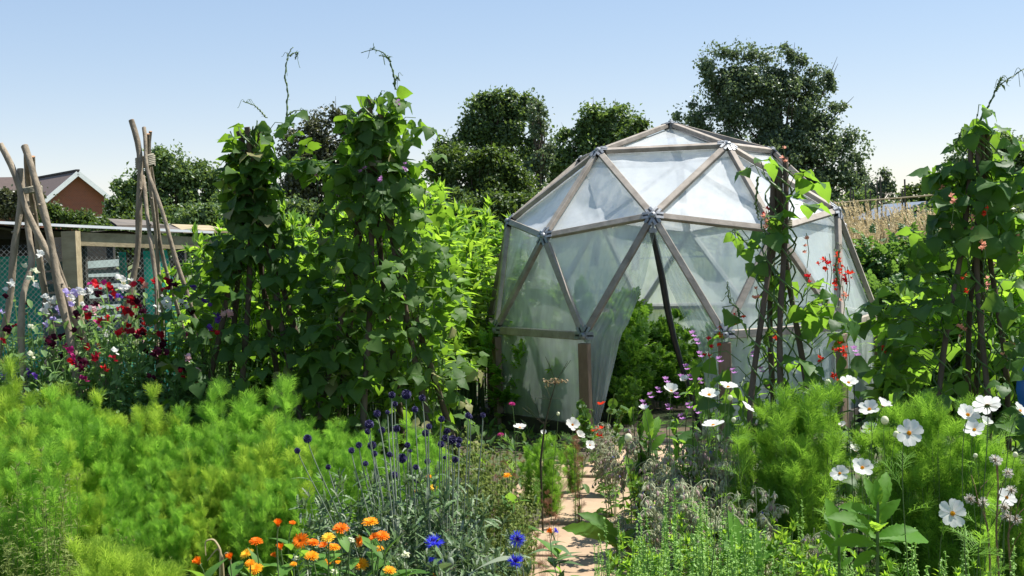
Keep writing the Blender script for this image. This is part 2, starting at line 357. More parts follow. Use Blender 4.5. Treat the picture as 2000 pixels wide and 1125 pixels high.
M['pipe'] = plain('black_pipe', (.012, .013, .015), (.025, .026, .03), .45, 20, spec=.5)
M['brick'] = brickmat('red_brick')
M['tiles'] = tilemat('roof_tiles', (.11, .078, .066), (.18, .13, .11))
M['ridge'] = plain('ridge_tiles', (.05, .04, .04), (.03, .025, .025))
M['whitepaint'] = plain('white_paint', (.78, .79, .80), (.70, .71, .72), .5, 3, bump=0)
M['render'] = plain('cream_render', (.62, .63, .6), (.52, .53, .5), .8, 2, bump=.05)
M['glass'] = plain('window_glass', (.06, .08, .1), (.1, .12, .14), .1, 2, spec=.8, bump=0)
M['beam'] = plain('weathered_beam', (.42, .35, .22), (.24, .19, .11), .85, 10, 7, .2, (.4, 1, 1), .4)
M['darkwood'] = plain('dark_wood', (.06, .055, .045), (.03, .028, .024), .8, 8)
M['teal'] = leafmat('teal_shade_netting', (.02, .30, .24), (.04, .40, .32), .55, (.05, .8, .6), .7, .1, nscale=3)
M['slat'] = plain('pale_slats', (.21, .28, .27), (.14, .19, .19), .6, 5)
M['wire'] = plain('wire', (.30, .32, .31), (.22, .23, .22), .5, 5, bump=0, metal=.3)
M['felt'] = plain('roof_felt', (.10, .09, .08), (.19, .16, .13), .9, 5)
M['shedwood'] = plain('blue_grey_boards', (.20, .24, .31), (.15, .18, .24), .7, 4)
M['shedroof'] = plain('grey_felt_roof', (.20, .235, .29), (.15, .18, .22), .8, 4)
M['bamboo'] = plain('bamboo_cane', (.36, .30, .17), (.22, .18, .1), .6, 10)
M['canedark'] = plain('dark_cane', (.11, .1, .075), (.07, .06, .05), .7, 10)
M['bluebutt'] = plain('blue_plastic', (.03, .17, .5), (.025, .13, .42), .35, 3, bump=0, spec=.5)
M['bark'] = plain('tree_bark', (.10, .08, .06), (.05, .04, .03), .9, 3)
M['seed'] = leafmat('seed_fluff', (.5, .46, .38), (.7, .67, .6), .4, (.7, .66, .6), .9, .1)

def groundmat():
    m, n, out = newmat('garden_ground'); tc = N_(n, 'ShaderNodeTexCoord')
    n1 = N_(n, 'ShaderNodeTexNoise', i_Scale=1.3, i_Detail=6.); n2 = N_(n, 'ShaderNodeTexNoise', i_Scale=30., i_Detail=6.)
    L_(n, tc.outputs['Object'], n1.inputs['Vector']); L_(n, tc.outputs['Object'], n2.inputs['Vector'])
    c = mixcol(n, n2.outputs[0], (.035, .024, .016), (.11, .08, .055))
    r = N_(n, 'ShaderNodeMapRange'); L_(n, n1.outputs[0], r.inputs[0]); r.inputs[1].default_value = .42; r.inputs[2].default_value = .6
    c = mixcol(n, r.outputs[0], c, (.07, .10, .035))
    p = N_(n, 'ShaderNodeBsdfPrincipled', i_Roughness=.95); L_(n, c, p.inputs['Base Color'])
    bp = N_(n, 'ShaderNodeBump', i_Strength=.8, i_Distance=.03); L_(n, n2.outputs[0], bp.inputs['Height']); L_(n, bp.outputs[0], p.inputs['Normal'])
    L_(n, p.outputs[0], out.inputs[0]); return m
M['ground'] = groundmat()
M['meadow'] = plain('far_grass', (.09, .14, .04), (.15, .16, .06), .9, .6)
M['slab'] = plain('sandstone_slab', (.44, .315, .205), (.29, .205, .135), .85, 5, 8, .2, bump=.3, byrnd=.35)

# ------------------------------------------------------------------ leaf templates
def leafT(prof, fold=.12, droop=.25, wave=0., cup=0.):
    """prof: half widths along the midrib; unit length along +Y"""
    m = len(prof); t = np.linspace(0, 1, m); w = np.array(prof)
    z = -droop * t ** 2; V = []
    for i in range(m):
        wz = wave * math.sin(i * 2.4)
        V += [[-w[i], t[i], z[i] + fold * w[i] + wz * w[i]], [0, t[i], z[i]], [w[i], t[i], z[i] + fold * w[i] - wz * w[i]]]
    F = [[3 * i + a, 3 * i + a + 1, 3 * i + a + 4, 3 * i + a + 3] for i in range(m - 1) for a in (0, 1)]
    return np.array(V), np.array(F)
def joinT(parts):
    V = []; F = []; n = 0
    for v, f in parts: V.append(v); F.append(f + n); n += len(v)
    return np.concatenate(V), np.concatenate(F)
def xf(T, ang=0., sc=1., t=(0, 0, 0), tilt=0.):
    v = T[0] * sc; c, s_ = math.cos(tilt), math.sin(tilt); v = np.stack([v[:, 0], v[:, 1] * c - v[:, 2] * s_, v[:, 1] * s_ + v[:, 2] * c], 1)
    c, s_ = math.cos(ang), math.sin(ang)
    v = np.stack([v[:, 0] * c - v[:, 1] * s_, v[:, 0] * s_ + v[:, 1] * c, v[:, 2]], 1) + np.array(t); return v, T[1]
beanlet = leafT([.12, .40, .50, .49, .41, .29, .15, .01], .20, .42, .12)
TB = joinT([xf(beanlet, 0, .66, (0, .52, -.02), -.12), xf(beanlet, 1.4, .60, (-.06, .34, 0), -.25), xf(beanlet, -1.4, .60, (.06, .34, 0), -.25)])
T_lance = leafT([.03, .13, .19, .17, .11, .05, .01], .3, .35)
T_broad = leafT([.04, .14, .21, .23, .20, .12, .01], .35, .4, .08)
T_oval = leafT([.08, .3, .34, .2, .02], .3, .2)
T_tree = (np.array([[0, 0, 0], [-.36, .5, .12], [0, 1., -.12], [.36, .5, .12], [0, .5, -.02]], float), np.array([[0, 4, 2, 1], [0, 3, 2, 4]]))
T_pea = leafT([.05, .24, .26, .02], .3, .15)
def feather(npair=8, seed=1, fork=True, w=.009):
    g = np.random.default_rng(seed); V = []; F = []
    def rib(p, q, w0, w1):
        p = np.array(p); q = np.array(q); d = nrm(q - p); s_ = nrm(np.cross(d, [0.2, .1, 1.])); k = len(V)
        V.extend([p - s_ * w0, p + s_ * w0, q + s_ * w1, q - s_ * w1]); F.append([k, k + 1, k + 2, k + 3])
    pts = [np.array([0, t, .12 * math.sin(t * 2) - .18 * t * t]) for t in np.linspace(0, 1, 5)]
    for a, b in zip(pts[:-1], pts[1:]): rib(a, b, w * 1.3, w)
    for i in range(npair):
        t = .18 + .78 * i / npair; p = np.array([0, t, .12 * math.sin(t * 2) - .18 * t * t]); ln = .42 * (1 - abs(t - .45) * .9) + .04
        for sgn in (-1, 1):
            a = .75 + g.uniform(-.15, .15); d = np.array([sgn * math.sin(a), math.cos(a), g.uniform(-.2, .35)])
            m_ = p + d * ln * .5; e = p + d * ln + np.array([0, .05, -.03]); rib(p, m_, w, w * .9); rib(m_, e, w * .9, w * .35)
            if fork:
                for u, v in ((.35, 1), (.62, -1)):
                    s0 = p + d * ln * u; dd = nrm(d + np.array([-sgn * .6 * v, .45 * v + .2, g.uniform(-.3, .3)])); rib(s0, s0 + dd * ln * .42, w * .8, w * .3)
    return np.array(V), np.array(F)
T_f1, T_f2 = feather(9, 1), feather(8, 5)
def pinnate(n=4, leaf=T_oval, seed=3, s0=.34):
    return joinT([xf(leaf, sg * (1.0 - .06 * i), s0 * (1 - .09 * i), (0, .15 + .2 * i, 0)) for i in range(n) for sg in (-1, 1)] + [xf(leaf, 0, s0 * .9, (0, .95 * n / 4.4, 0))])
T_tom = pinnate(3, leafT([.05, .26, .34, .22, .02], .3, .3, .2), s0=.42)
def lobed(n=6):
    V, F = leafT([.03, .07, .05, .12, .06, .14, .05, .12, .04, .08, .01], .3, .55, 0); return V, F
T_lobe = lobed()

# ------------------------------------------------------------------ ground and path
n_ = 90
gxv = np.concatenate([np.linspace(-1500, -40, 12), np.linspace(-35, 35, n_), np.linspace(40, 1500, 12)])
gyv = np.concatenate([np.linspace(-60, -4, 6), np.linspace(-3, 40, n_), np.linspace(45, 2500, 16)])
GX, GY = np.meshgrid(gxv, gyv)
pathx0, pathx1 = gx(1120, 5.4), 1.10
def pathc(y): return np.interp(y, [2.5, 5.4, 6.6, 7.6, 8.6, 12], [pathx0 - .32, pathx0, gx(1185, 6.6), gx(1232, 7.6), gx(1262, 8.6), 1.4])
GZ = .02 * noise3(np.stack([GX, GY, GX * 0], -1), 1.1) * (np.abs(GX) < 30) - .02
near = np.exp(-((GX - pathc(GY)) / .6) ** 2); GZ = GZ * (1 - near) - .02 * near
g = Geo().sheet(np.stack([GX, GY, GZ], -1)); tag(g.build('ground', M['ground'], smooth=True), None, None, kind='structure')
g = Geo(); G2 = np.stack(np.meshgrid(np.linspace(-900, 900, 20), np.linspace(15.5, 1400, 20)), -1); G2 = np.concatenate([G2, np.full(G2.shape[:2] + (1,), .022)], -1)
tag(g.sheet(G2).build('meadow', M['meadow']), None, None, kind='structure')
g = Geo(); y = 3.2
while y < 9.0:
    ln = .60 + U(-.04, .05); c0 = float(pathc(y + ln / 2)); w = .66; rz = math.atan2(pathc(y + ln) - pathc(y), ln)
    for k_, (dx, ww, r_) in enumerate(((0, w, U()), (-.5, .30, U()))):
        if k_ and U() < .35: continue
        px_, py_ = c0 + dx * math.cos(rz), y + ln / 2 + U(-.03, .03) + (.1 if k_ else 0)
        g.box((px_, py_, .012 + U(-.006, .01)), (ww - .02, ln - .035, .05), -rz + U(-.04, .04), rnd=r_)
    y += ln + .012
p_ = g.build('path', M['slab']); tag(p_, None, None, kind='structure')
bv = p_.modifiers.new('b', 'BEVEL'); bv.width = .008; bv.segments = 2

# ------------------------------------------------------------------ trees
def tree(name, label, D, ells, nsub, nleaf, ls, mat, trunk_px, spread=1., sparse=1., dz=.55, group='trees on the skyline beyond the garden', rsub=(.19, .36), cat='tree', limbr=1.):
    base = np.array([gx(trunk_px, D), D, 0.]); t = thing(name, label, cat, base, group); m = px2m(D)
    subs = []; A = np.array([e[2] * e[3] for e in ells], float); nsub = int(nsub * 1.35); cnt = np.maximum(3, (A / A.sum() * nsub).astype(int))
    for (ex, ey, rx, ry), n in zip(ells, cnt):
        c = at(ex, ey, D); d = rdir(n); rr = U(.25, 1, n) ** .5
        R_ = np.array([rx * m, max(rx, ry) * m * dz, ry * m]); sr_ = U(rsub[0], rsub[1], n) * min(rx, ry) * m * 1.15
        p = c + d * rr[:, None] * (R_ - sr_[:, None] * .4)
        subs += [(p[i], sr_[i]) for i in range(n)]
    P = np.array([s_[0] for s_ in subs]); Rr = np.array([s_[1] for s_ in subs])
    Rr = np.maximum(Rr, np.median(Rr) * .6)
    nleaf = int(nleaf * 2.0); ls *= .70; n1 = int(nleaf * .68); n2 = nleaf - n1
    w = Rr ** 2; idx = RN.choice(len(P), n1, p=w / w.sum()); d = rdir(n1); d[:, 2] = d[:, 2] * .85 + .1; d = nrm(d)
    pos = P[idx] + d * (Rr[idx] * U(.3, 1.1, n1) ** .6 * (1 + .5 * noise3(d * 3 + P[idx], 1.)))[:, None] * sparse
    puff = U(0, 1, len(P))[idx] * .5
    ei = RN.choice(len(ells), n2, p=A / A.sum()); E_ = np.array(ells, float)[ei]; cc = np.array([at(q[0], q[1], D) for q in ells])[ei]; d2 = rdir(n2)
    R2 = np.stack([E_[:, 2], np.maximum(E_[:, 2], E_[:, 3]) * dz, E_[:, 3]], 1) * m
    lump = 1 + .24 * noise3(d2 * 4 + cc, .9) + .14 * noise3(d2 * 11 + cc, 1., 3)
    p2 = cc + d2 * R2 * (lump * U(.55, 1.0, n2) ** .35)[:, None]
    hole = noise3(p2, 5. / (ls * 14 + 1.), 5) > -.02; p2 = p2[hole]; n2 = len(p2)
    pos = np.vstack([pos, p2 + RN.normal(size=(n2, 3)) * ls * .7]); puff = np.concatenate([puff, .25 + .25 * noise3(p2, .8, 2)]); nleaf = len(pos)
    pos[:, 2] = np.maximum(pos[:, 2], .1)
    g = Geo(); dd = nrm(rdir(nleaf) + [0, 0, -.1])
    g.scatter(T_tree, pos, frames(dd, None, U(-1.4, 1.4, nleaf)), ls * U(.6, 1.35, nleaf), 0, np.clip(puff + U(0, .5, nleaf), 0, 1))
    g.build('crown', mat, t)
    g = Geo(); cen = P.mean(0); top = P[:, 2].max(); fork = np.array([base[0], D, max(.6, P[:, 2].min() * .6)])
    tr = .025 * top * limbr
    tp = np.array([base, (base + fork) / 2 + [tr, 0, 0], fork, (fork + cen) / 2 + [0, 0, .1 * top], cen + [0, 0, (top - cen[2]) * .5]])
    g.curves(tp, [tr * 1.2, tr, tr * .9, tr * .5, tr * .12], 7)
    k = min(len(P), 46); ids = RN.choice(len(P), k, replace=False); f_ = U(.1, .7, k)[:, None]; st = fork * (1 - f_) + (cen + [0, 0, .2 * (top - cen[2])]) * f_
    e = P[ids]; mid = st * .45 + e * .55 + rdir(k) * .05 * top * .4 + [0, 0, -.01 * top]
    g.curves(np.stack([st, mid, e, e + (e - mid) * .35], 1), np.tile([tr * .32, tr * .2, tr * .09, tr * .03], (k, 1)), 4)
    g.build('trunk', M['bark'], t, True); return t

tree('oak_tree', 'dark green round-topped tree right of the brick house', 42, [(330, 335, 50, 55), (290, 380, 70, 50), (400, 375, 60, 55), (240, 400, 30, 30), (450, 385, 45, 55), (350, 420, 130, 40)], 60, 15000, .2, M['tree'], 335)
tree('shrubby_tree', 'pale green spreading tree between the house and the round-topped tree', 36, [(232, 412, 22, 26), (250, 430, 40, 25), (330, 430, 90, 22), (420, 430, 60, 25)], 40, 6500, .16, M['tree_l'], 300)
tree('copper_beech_tree', 'purple-brown domed tree between the two tall bean wigwams', 52, [(640, 260, 62, 48), (590, 300, 55, 55), (700, 290, 50, 60), (650, 340, 100, 70), (600, 400, 80, 50), (720, 395, 80, 50)], 70, 17000, .22, M['copper'], 645)
tree('ash_tree', 'tall dark green tree left of the dome, its top rounded', 60, [(935, 215, 36, 30), (985, 204, 40, 32), (1030, 207, 28, 28), (1000, 245, 58, 38), (940, 255, 45, 40), (1052, 240, 14, 30), (875, 285, 26, 20), (905, 305, 55, 28), (985, 295, 70, 35)], 60, 13000, .26, M['tree'], 965)
tree('olive_shrub_tree', 'low olive green bushy tree in front of the tall trees left of dome', 32, [(900, 320, 55, 40), (960, 330, 50, 45), (1010, 345, 35, 50), (940, 390, 95, 50), (860, 330, 30, 38), (1030, 395, 30, 40)], 70, 13000, .15, M['tree_l'], 940)
tree('willow_tree', 'thin airy tree with sky showing through, left of the dome', 48, [(1050, 235, 22, 40), (1062, 290, 20, 45), (1045, 340, 25, 30)], 26, 1500, .2, M['tree_g'], 1058, limbr=.8)
tree('sycamore_tree', 'dark compact tree just above the left shoulder of the dome', 50, [(1165, 235, 36, 31), (1205, 232, 33, 27), (1226, 256, 26, 24), (1135, 262, 20, 20), (1103, 285, 24, 30), (1085, 320, 35, 35), (1180, 290, 60, 50), (1110, 335, 50, 40)], 55, 13000, .24, M['tree'], 1160)
tree('young_tree', 'small yellow-green tree beside the dark compact tree by the dome', 44, [(1250, 248, 16, 20), (1235, 270, 25, 20)], 14, 1600, .2, M['tree_l'], 1240)
tree('big_oak_tree', 'largest tree, broad grey-green crown rising behind the dome', 62, [(1453, 116, 34, 38), (1398, 124, 38, 36), (1522, 124, 45, 37), (1580, 152, 38, 40), (1450, 190, 92, 66), (1352, 226, 42, 26), (1390, 245, 50, 40), (1545, 215, 80, 72), (1614, 165, 15, 24), (1638, 214, 18, 10), (1610, 268, 58, 40), (1664, 290, 38, 34), (1560, 310, 110, 70), (1650, 342, 45, 45), (1470, 300, 110, 60), (1600, 385, 100, 60)], 130, 44000, .25, M['tree_g'], 1530, rsub=(.16, .30))
tree('birch_tree', 'small wispy tree standing right of the big grey-green tree', 40, [(1725, 345, 14, 14), (1735, 372, 22, 20), (1700, 375, 18, 22)], 22, 1300, .14, M['tree_g'], 1728, limbr=.7)
tree('elder_tree', 'low rounded tree far right behind the grass', 44, [(1800, 385, 45, 22), (1840, 370, 35, 28), (1765, 400, 40, 18)], 26, 4500, .17, M['tree_l'], 1800)
tree('holm_oak_tree', 'dark tree behind the right hand bean wigwam', 40, [(1880, 320, 32, 34), (1960, 300, 55, 42), (1860, 360, 45, 40), (1950, 370, 75, 60), (2020, 330, 50, 60), (1900, 410, 90, 40)], 60, 13000, .19, M['tree'], 1930)
tree('dark_hedge_bush', 'dark bush below the small wispy tree, right of the dome', 30, [(1690, 420, 45, 30), (1750, 415, 50, 22), (1680, 395, 30, 22)], 30, 5000, .13, M['tree'], 1710, cat='bush', group='bushes along the far boundary')
tree('purple_bush', 'dark purple-brown bush below the tiled roof of the house', 30, [(20, 395, 50, 26), (60, 385, 40, 24), (90, 415, 40, 22), (-20, 400, 40, 30)], 34, 6000, .12, M['copper'], 40, cat='bush', group='bushes along the far boundary')
tree('hedge_bush', 'light olive bush at the foot of the brick gable', 28, [(120, 428, 40, 16), (160, 430, 35, 14), (100, 412, 20, 14)], 24, 3000, .11, M['tree_l'], 130, cat='bush', group='bushes along the far boundary')
for i, (px, D, w, h, lb) in enumerate([(480, 26, 90, 60, 'leftmost of the boundary bushes hidden behind the bean wigwams'), (820, 27, 110, 60, 'boundary bush behind the olive green bushy tree'), (1080, 28, 90, 45, 'boundary bush low behind the left side of the dome'), (1400, 30, 260, 60, 'long boundary bush seen through the dome film'), (1900, 24, 160, 40, 'boundary bush low behind the right hand bean wigwam')]):
    tree('boundary_bush', lb, D, [(px, 430, w, h), (px + w * .5, 440, w * .6, h * .7), (px - w * .5, 440, w * .6, h * .7)], 30, 5000, .13, M['tree_l'] if i % 2 else M['tree'], px, cat='bush', group='bushes along the far boundary')

for i, (px, D, w, ty, m_, lb) in enumerate([(250, 24, 80, 420, 'tree_l', 'clipped hedge bush behind the fruit cage'), (420, 23, 70, 395, 'tree', 'dark hedge bush between fruit cage and bean wigwams'), (560, 24, 90, 385, 'tree', 'dark hedge bush seen under the copper coloured tree'), (700, 23, 80, 392, 'tree_l', 'hedge bush between the two tall bean wigwams'), (860, 24, 80, 370, 'tree', 'dark hedge bush right of the tallest bean wigwam'), (985, 23, 70, 375, 'tree_l', 'light hedge bush just left of the dome'), (1080, 24, 60, 375, 'tree', 'dark hedge bush over the left shoulder of the dome'), (1760, 22, 90, 408, 'tree', 'low dark hedge bush behind the blue-grey shed'), (1640, 34, 80, 390, 'tree', 'dark hedge bush right behind the dome shoulder'), (1950, 21, 90, 395, 'tree', 'dark hedge bush at the right edge')]):
    if px == 1760: D = 31
    hy = 470 - px * .03; tree('hedge_shrub', lb, D, [(px, (ty + hy) / 2 + 12, w, (hy - ty) / 2 + 14), (px - w * .6, (ty + hy) / 2 + 20, w * .7, (hy - ty) / 2 + 8), (px + w * .6, (ty + hy) / 2 + 18, w * .7, (hy - ty) / 2 + 8), (px, hy + 20, w * 1.3, 30)], 44, 6500, .12, M[m_], px, cat='bush', group='hedge beyond the garden')

# ------------------------------------------------------------------ house
def house():
    D = 80.; m = px2m(D); A = at(148, 337, D); th = math.radians(38)
    nv = np.array([math.sin(th), -math.cos(th), 0]); rv = np.array([math.cos(th), math.sin(th), 0])      # gable normal, gable right
    half, rise, Lh = 2.95, 2.45, 11.; zr_ = A[2]; ze = zr_ - rise
    t = thing('brick_house', 'brick house with brown tiled roof and white verge boards at far left', 'house', (A[0], A[1], 0))
    O = np.array([A[0], A[1], 0.])
    P = lambda r, b, z: O + rv * r - nv * b + np.array([0, 0, z])
    g = Geo(); g.add([P(-half, 0, 0), P(half * .62, 0, 0), P(half * .62, 0, zr_ - rise * .62), P(0, 0, zr_), P(-half, 0, ze)], [[0, 1, 2, 3, 4]])
    g.add([P(-half, 0, 0), P(-half, 0, ze), P(-half, Lh, ze), P(-half, Lh, 0)], [[0, 1, 2, 3]]); g.add([P(half, 0, 0), P(half, 0, ze), P(half, Lh, ze), P(half, Lh, 0)], [[0, 1, 2, 3]])
    g.add([P(-half, Lh, 0), P(half, Lh, 0), P(half, Lh, ze), P(0, Lh, zr_), P(-half, Lh, ze)], [[0, 1, 2, 3, 4]])
    g.build('wall', M['brick'], t)
    g = Geo(); g.add([P(half * .62, 0, 0), P(half, 0, 0), P(half, 0, ze), P(half * .62, 0, zr_ - rise * .62)], [[0, 1, 2, 3]]); g.build('rendered_wall', M['render'], t)
    ov = .45; dr = rise / half
    g = Geo()
    for s_ in (-1, 1):
        e = s_ * (half + .35); zz = zr_ - (half + .35) * dr
        g.add([P(0, -ov, zr_ + .1), P(0, Lh, zr_ + .1), P(e, Lh, zz + .1), P(e, -ov, zz + .1)], [[0, 1, 2, 3]])
        g.add([P(0, -ov, zr_ + .02), P(0, Lh, zr_ + .02), P(e, Lh, zz + .02), P(e, -ov, zz + .02)], [[0, 1, 2, 3]])
    rf = g.build('roof', M['tiles'], t)
    g = Geo(); g.beam(P(0, -ov, zr_ + .13), P(0, Lh, zr_ + .13), .25, .12); g.build('ridge', M['ridge'], rf)
    for s_ in (-1, 1):
        e = s_ * (half + .38); zz = zr_ - (half + .38) * dr
        g = Geo(); g.beam(P(0, -ov - .02, zr_ - .06), P(e, -ov - .02, zz - .06), .05, .30, nv + [0, 0, 0] if False else (0, 0, 1)); b = g.build('verge_board', M['whitepaint'], t)
    g = Geo(); g.beam(P(half + .3, -ov, ze - .32), P(half + .3, Lh, ze - .32), .14, .14); g.build('gutter', M['whitepaint'], t)
    # window box at the gable foot
    c = at(186, 431, D - 1.2); w = Geo(); w.box(c, (1.0, .3, .5), th); wo = w.build('window', M['whitepaint'], t)
    w = Geo(); w.box(c + nv * .16 - rv * .22, (.36, .02, .36), th); w.box(c + nv * .16 + rv * .22, (.36, .02, .36), th); w.build('pane', M['glass'], wo)
    # wing to the left
    A2 = at(-60, 345, D + 9); g = Geo(); half2 = 5.; zz = A2[2] - 3.6
    g.add([A2 + [-6, 0, 0], A2 + [4.5, 0, -.15], A2 + [half2 + 1.6, -4, -3.6], A2 + [-7, -4, -3.6]], [[0, 1, 2, 3]])
    g.add([A2 + [-6, 0, 0], A2 + [4.5, 0, -.15], A2 + [half2 + 1.6, 5, -3.6], A2 + [-7, 5, -3.6]], [[0, 1, 2, 3]]); g.build('wing_roof', M['tiles'], t)
    g = Geo(); g.box(A2 + [0, -1.5, -3.6 - zz / 2], (11, 5, zz), 0); g.build('wing_wall', M['brick'], t)
house()

# ------------------------------------------------------------------ fruit cage
def cage():
    tl, tr_ = at(-60, 436, 9.4), at(418, 458, 11.0)
    t = thing('fruit_cage', 'timber framed fruit cage with netting and teal shade cloth at left', 'cage', (tl[0], tl[1], 0))
    d = nrm((tr_ - tl) * [1, 1, 0]); nb = np.array([-d[1], d[0], 0.])  # to the back
    P = lambda s_, b, z: np.array([tl[0], tl[1], 0]) + d * s_ + nb * b + np.array([0, 0, z])
    L = np.linalg.norm((tr_ - tl)[:2]); zt = lambda s_: tl[2] + (tr_[2] - tl[2]) * s_ / L
    pc = at(126, 446, 10.02); s1 = float((pc - tl) @ d)
    g = Geo(); g.beam(P(s1 - .02, 0, zt(s1) - .09), P(L, 0, zt(L) - .09), .07, .115); g.build('beam', M['beam'], t)
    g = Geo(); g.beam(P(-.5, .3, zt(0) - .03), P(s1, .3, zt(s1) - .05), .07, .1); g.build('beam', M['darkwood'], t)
    g = Geo(); g.beam(P(-.5, -.05, zt(0) + .045), P(L * .98, -.05, zt(L) + .02), .035, .022); g.build('top_rail', M['whitepaint'], t)
    for s_, w_, m_ in ((s1, .12, 'beam'), (L - .05, .09, 'beam')):
        g = Geo(); g.beam(P(s_, -.055, 0), P(s_, -.055, zt(s_) - .03), w_, w_, (0, 1, 0)); g.build('post', M[m_], t)
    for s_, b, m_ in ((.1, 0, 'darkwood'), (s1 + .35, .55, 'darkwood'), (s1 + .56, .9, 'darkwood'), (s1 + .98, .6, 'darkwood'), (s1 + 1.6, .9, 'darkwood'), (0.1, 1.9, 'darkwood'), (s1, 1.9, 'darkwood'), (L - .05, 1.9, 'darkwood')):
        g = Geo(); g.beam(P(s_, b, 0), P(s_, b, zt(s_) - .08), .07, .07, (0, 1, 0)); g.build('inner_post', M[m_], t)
    g = Geo(); G = np.array([[P(s_, b, zt(s_) + .0 + .03 * noise3(np.array([s_ * 3, b * 4, 0.])) - .02) for s_ in np.linspace(-.5, L * .68, 14)] for b in (.02, .7, 1.4, 2.1)]); g.sheet(G); g.sheet(G - [0, 0, .02]); g.build('roof_sheet', M['felt'], t)
    for s_, w_, z_ in ((s1 + .5, .5, .05), (s1 + 1.15, .55, .03), (L - .55, .5, .02)):
        g = Geo(); q = [P(s_, .1, zt(s_) + z_), P(s_ + w_, .12, zt(s_) + z_ - .01), P(s_ + w_ + .1, .7, zt(s_) + z_ + .05), P(s_ + .2, .65, zt(s_) + z_ + .07)]
        g.add(q, [[0, 1, 2, 3]]); g.add(np.array(q) - [0, 0, .025], [[0, 1, 2, 3]]); g.add(q + [x - [0, 0, .025] for x in q], [[0, 1, 5, 4]]); g.build('roof_felt_offcut', M['beam'] if s_ > s1 + 1 else M['felt'], t)
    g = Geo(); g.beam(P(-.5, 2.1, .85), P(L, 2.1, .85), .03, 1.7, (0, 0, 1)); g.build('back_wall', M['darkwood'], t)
    # pale slatted panels behind the netting
    for s_ in (s1 + .05, s1 + .60):
        g = Geo()
        for k in range(9): g.beam(P(s_ + .02, .95, .62 + k * .1 + .01 * math.sin(k * 3)), P(s_ + .38, .95, .62 + k * .1), .012, .075, nb * .5 + np.array([0, 0, 1]))
        o = g.build('slatted_panel', M['slat'], t)
    # teal cloth, hung in folds
    def cloth(s0, s1_, b, z0, z1, amp, nfold, skew=0.):
        G = []
        for z in np.linspace(z0, z1, 12):
            row = []
            for u in np.linspace(0, 1, 46):
                s_ = s0 + (s1_ - s0) * u + skew * (z1 - z) * (u); row.append(P(s_, b + amp * math.sin(u * nfold * 2 * PI + .6 * math.sin(z * 4)) * (.5 + .5 * (z1 - z)), z))
            G.append(row)
        return Geo().sheet(G).build('shade_cloth', M['teal'], t, True)
    cloth(-.4, s1 - .1, .35, .1, zt(0) - .28, .03, 4)
    cloth(s1 + .85, L - .5, .75, .1, zt(L) - .14, .03, 6)
    cloth(L - .62, L - .38, .2, .05, zt(L) - .13, .035, 3, .16)
    cloth(s1 + .1, L - .2, .12, .0, .62, .03, 9)
    # netting: crossed wires in front
    for a, b in ((s1 + .06, L - .09), (-.4, s1 - .07)):
        g = Geo(); c = .028; H = 1.52; w = .0014; W_ = b - a; segs0 = []; segs1 = []
        for k in np.arange(-H, W_, c * 1.6):
            x0, z0, x1, z1 = k, 0., k + H, H
            if x0 < 0: z0 = -x0; x0 = 0.
            if x1 > W_: z1 = H - (x1 - W_); x1 = W_
            segs0.append((x0, z0, x1, z1)); segs0.append((W_ - x0, z0, W_ - x1, z1))
        A_ = np.array(segs0); p0 = np.array([P(a + q[0], -.01, .1 + q[1]) for q in A_]); p1 = np.array([P(a + q[2], -.01, .1 + q[3]) for q in A_])
        g.curves(np.stack([p0, p1], 1), w, 3); g.build('netting', M['wire'], t)
cage()

# ------------------------------------------------------------------ sheds, canes, greenhouse pane at right
def shed():
    D = 27.; c = at(1790, 425, D); t = thing('garden_shed', 'blue-grey boarded shed with pale felt roof behind the dry grass', 'shed', (c[0], c[1], 0), None)
    ap = at(1806, 399, D); l = at(1727, 428, D); w = (ap[0] - l[0]); zr_, ze = ap[2], l[2]; O = np.array([ap[0], D, 0.])
    g = Geo(); n = 11
    for k in range(n):
        z0, z1 = zr_ * k / n, zr_ * (k + 1) / n
        hw = w if z1 < ze else max(.02, w * (zr_ - z1) / (zr_ - ze) + .04)
        g.beam(O + [-hw, 0, (z0 + z1) / 2], O + [hw, 0, (z0 + z1) / 2], .03, zr_ / n, (0, -.12, 1))
    g.box(O + [0, 1.4, ze / 2], (2 * w - .06, 2.7, ze - .01)); g.build('wall', M['shedwood'], t)
    g = Geo()
    for s_ in (-1, 1): g.beam(O + [0, -.12, zr_ + .03], O + [s_ * (w + .12), -.12, ze - .02], .06, .07); g.add([O + [0, -.15, zr_ + .07], O + [0, 2.9, zr_ + .07], O + [s_ * (w + .15), 2.9, ze + .01], O + [s_ * (w + .15), -.15, ze + .01]], [[0, 1, 2, 3]])
    g.build('roof', M['shedroof'], t)
shed()
def greenhouse_pane():
    D = 19.; a, b = at(1641, 404, D), at(1664, 452, D); t = thing('glazed_door', 'pale glazed frame standing just right of the dome shoulder', 'door', (a[0], D, 0))
    g = Geo(); x0, x1, z1 = a[0], b[0], a[2]
    for p, q in (((x0, z1), (x1, z1)), ((x0, .05), (x0, z1)), ((x1, .05), (x1, z1)), ((x0, .9), (x1, .9))): g.beam((p[0], D, p[1]), (q[0], D, q[1]), .04, .04, (0, 1, 0))
    g.build('frame', M['canedark'], t); g = Geo(); g.beam(((x0 + x1) / 2, D + .03, .05), ((x0 + x1) / 2, D + .03, z1), x1 - x0 - .04, .01, (0, 1, 0)); g.build('pane', M['slat'], t)
greenhouse_pane()
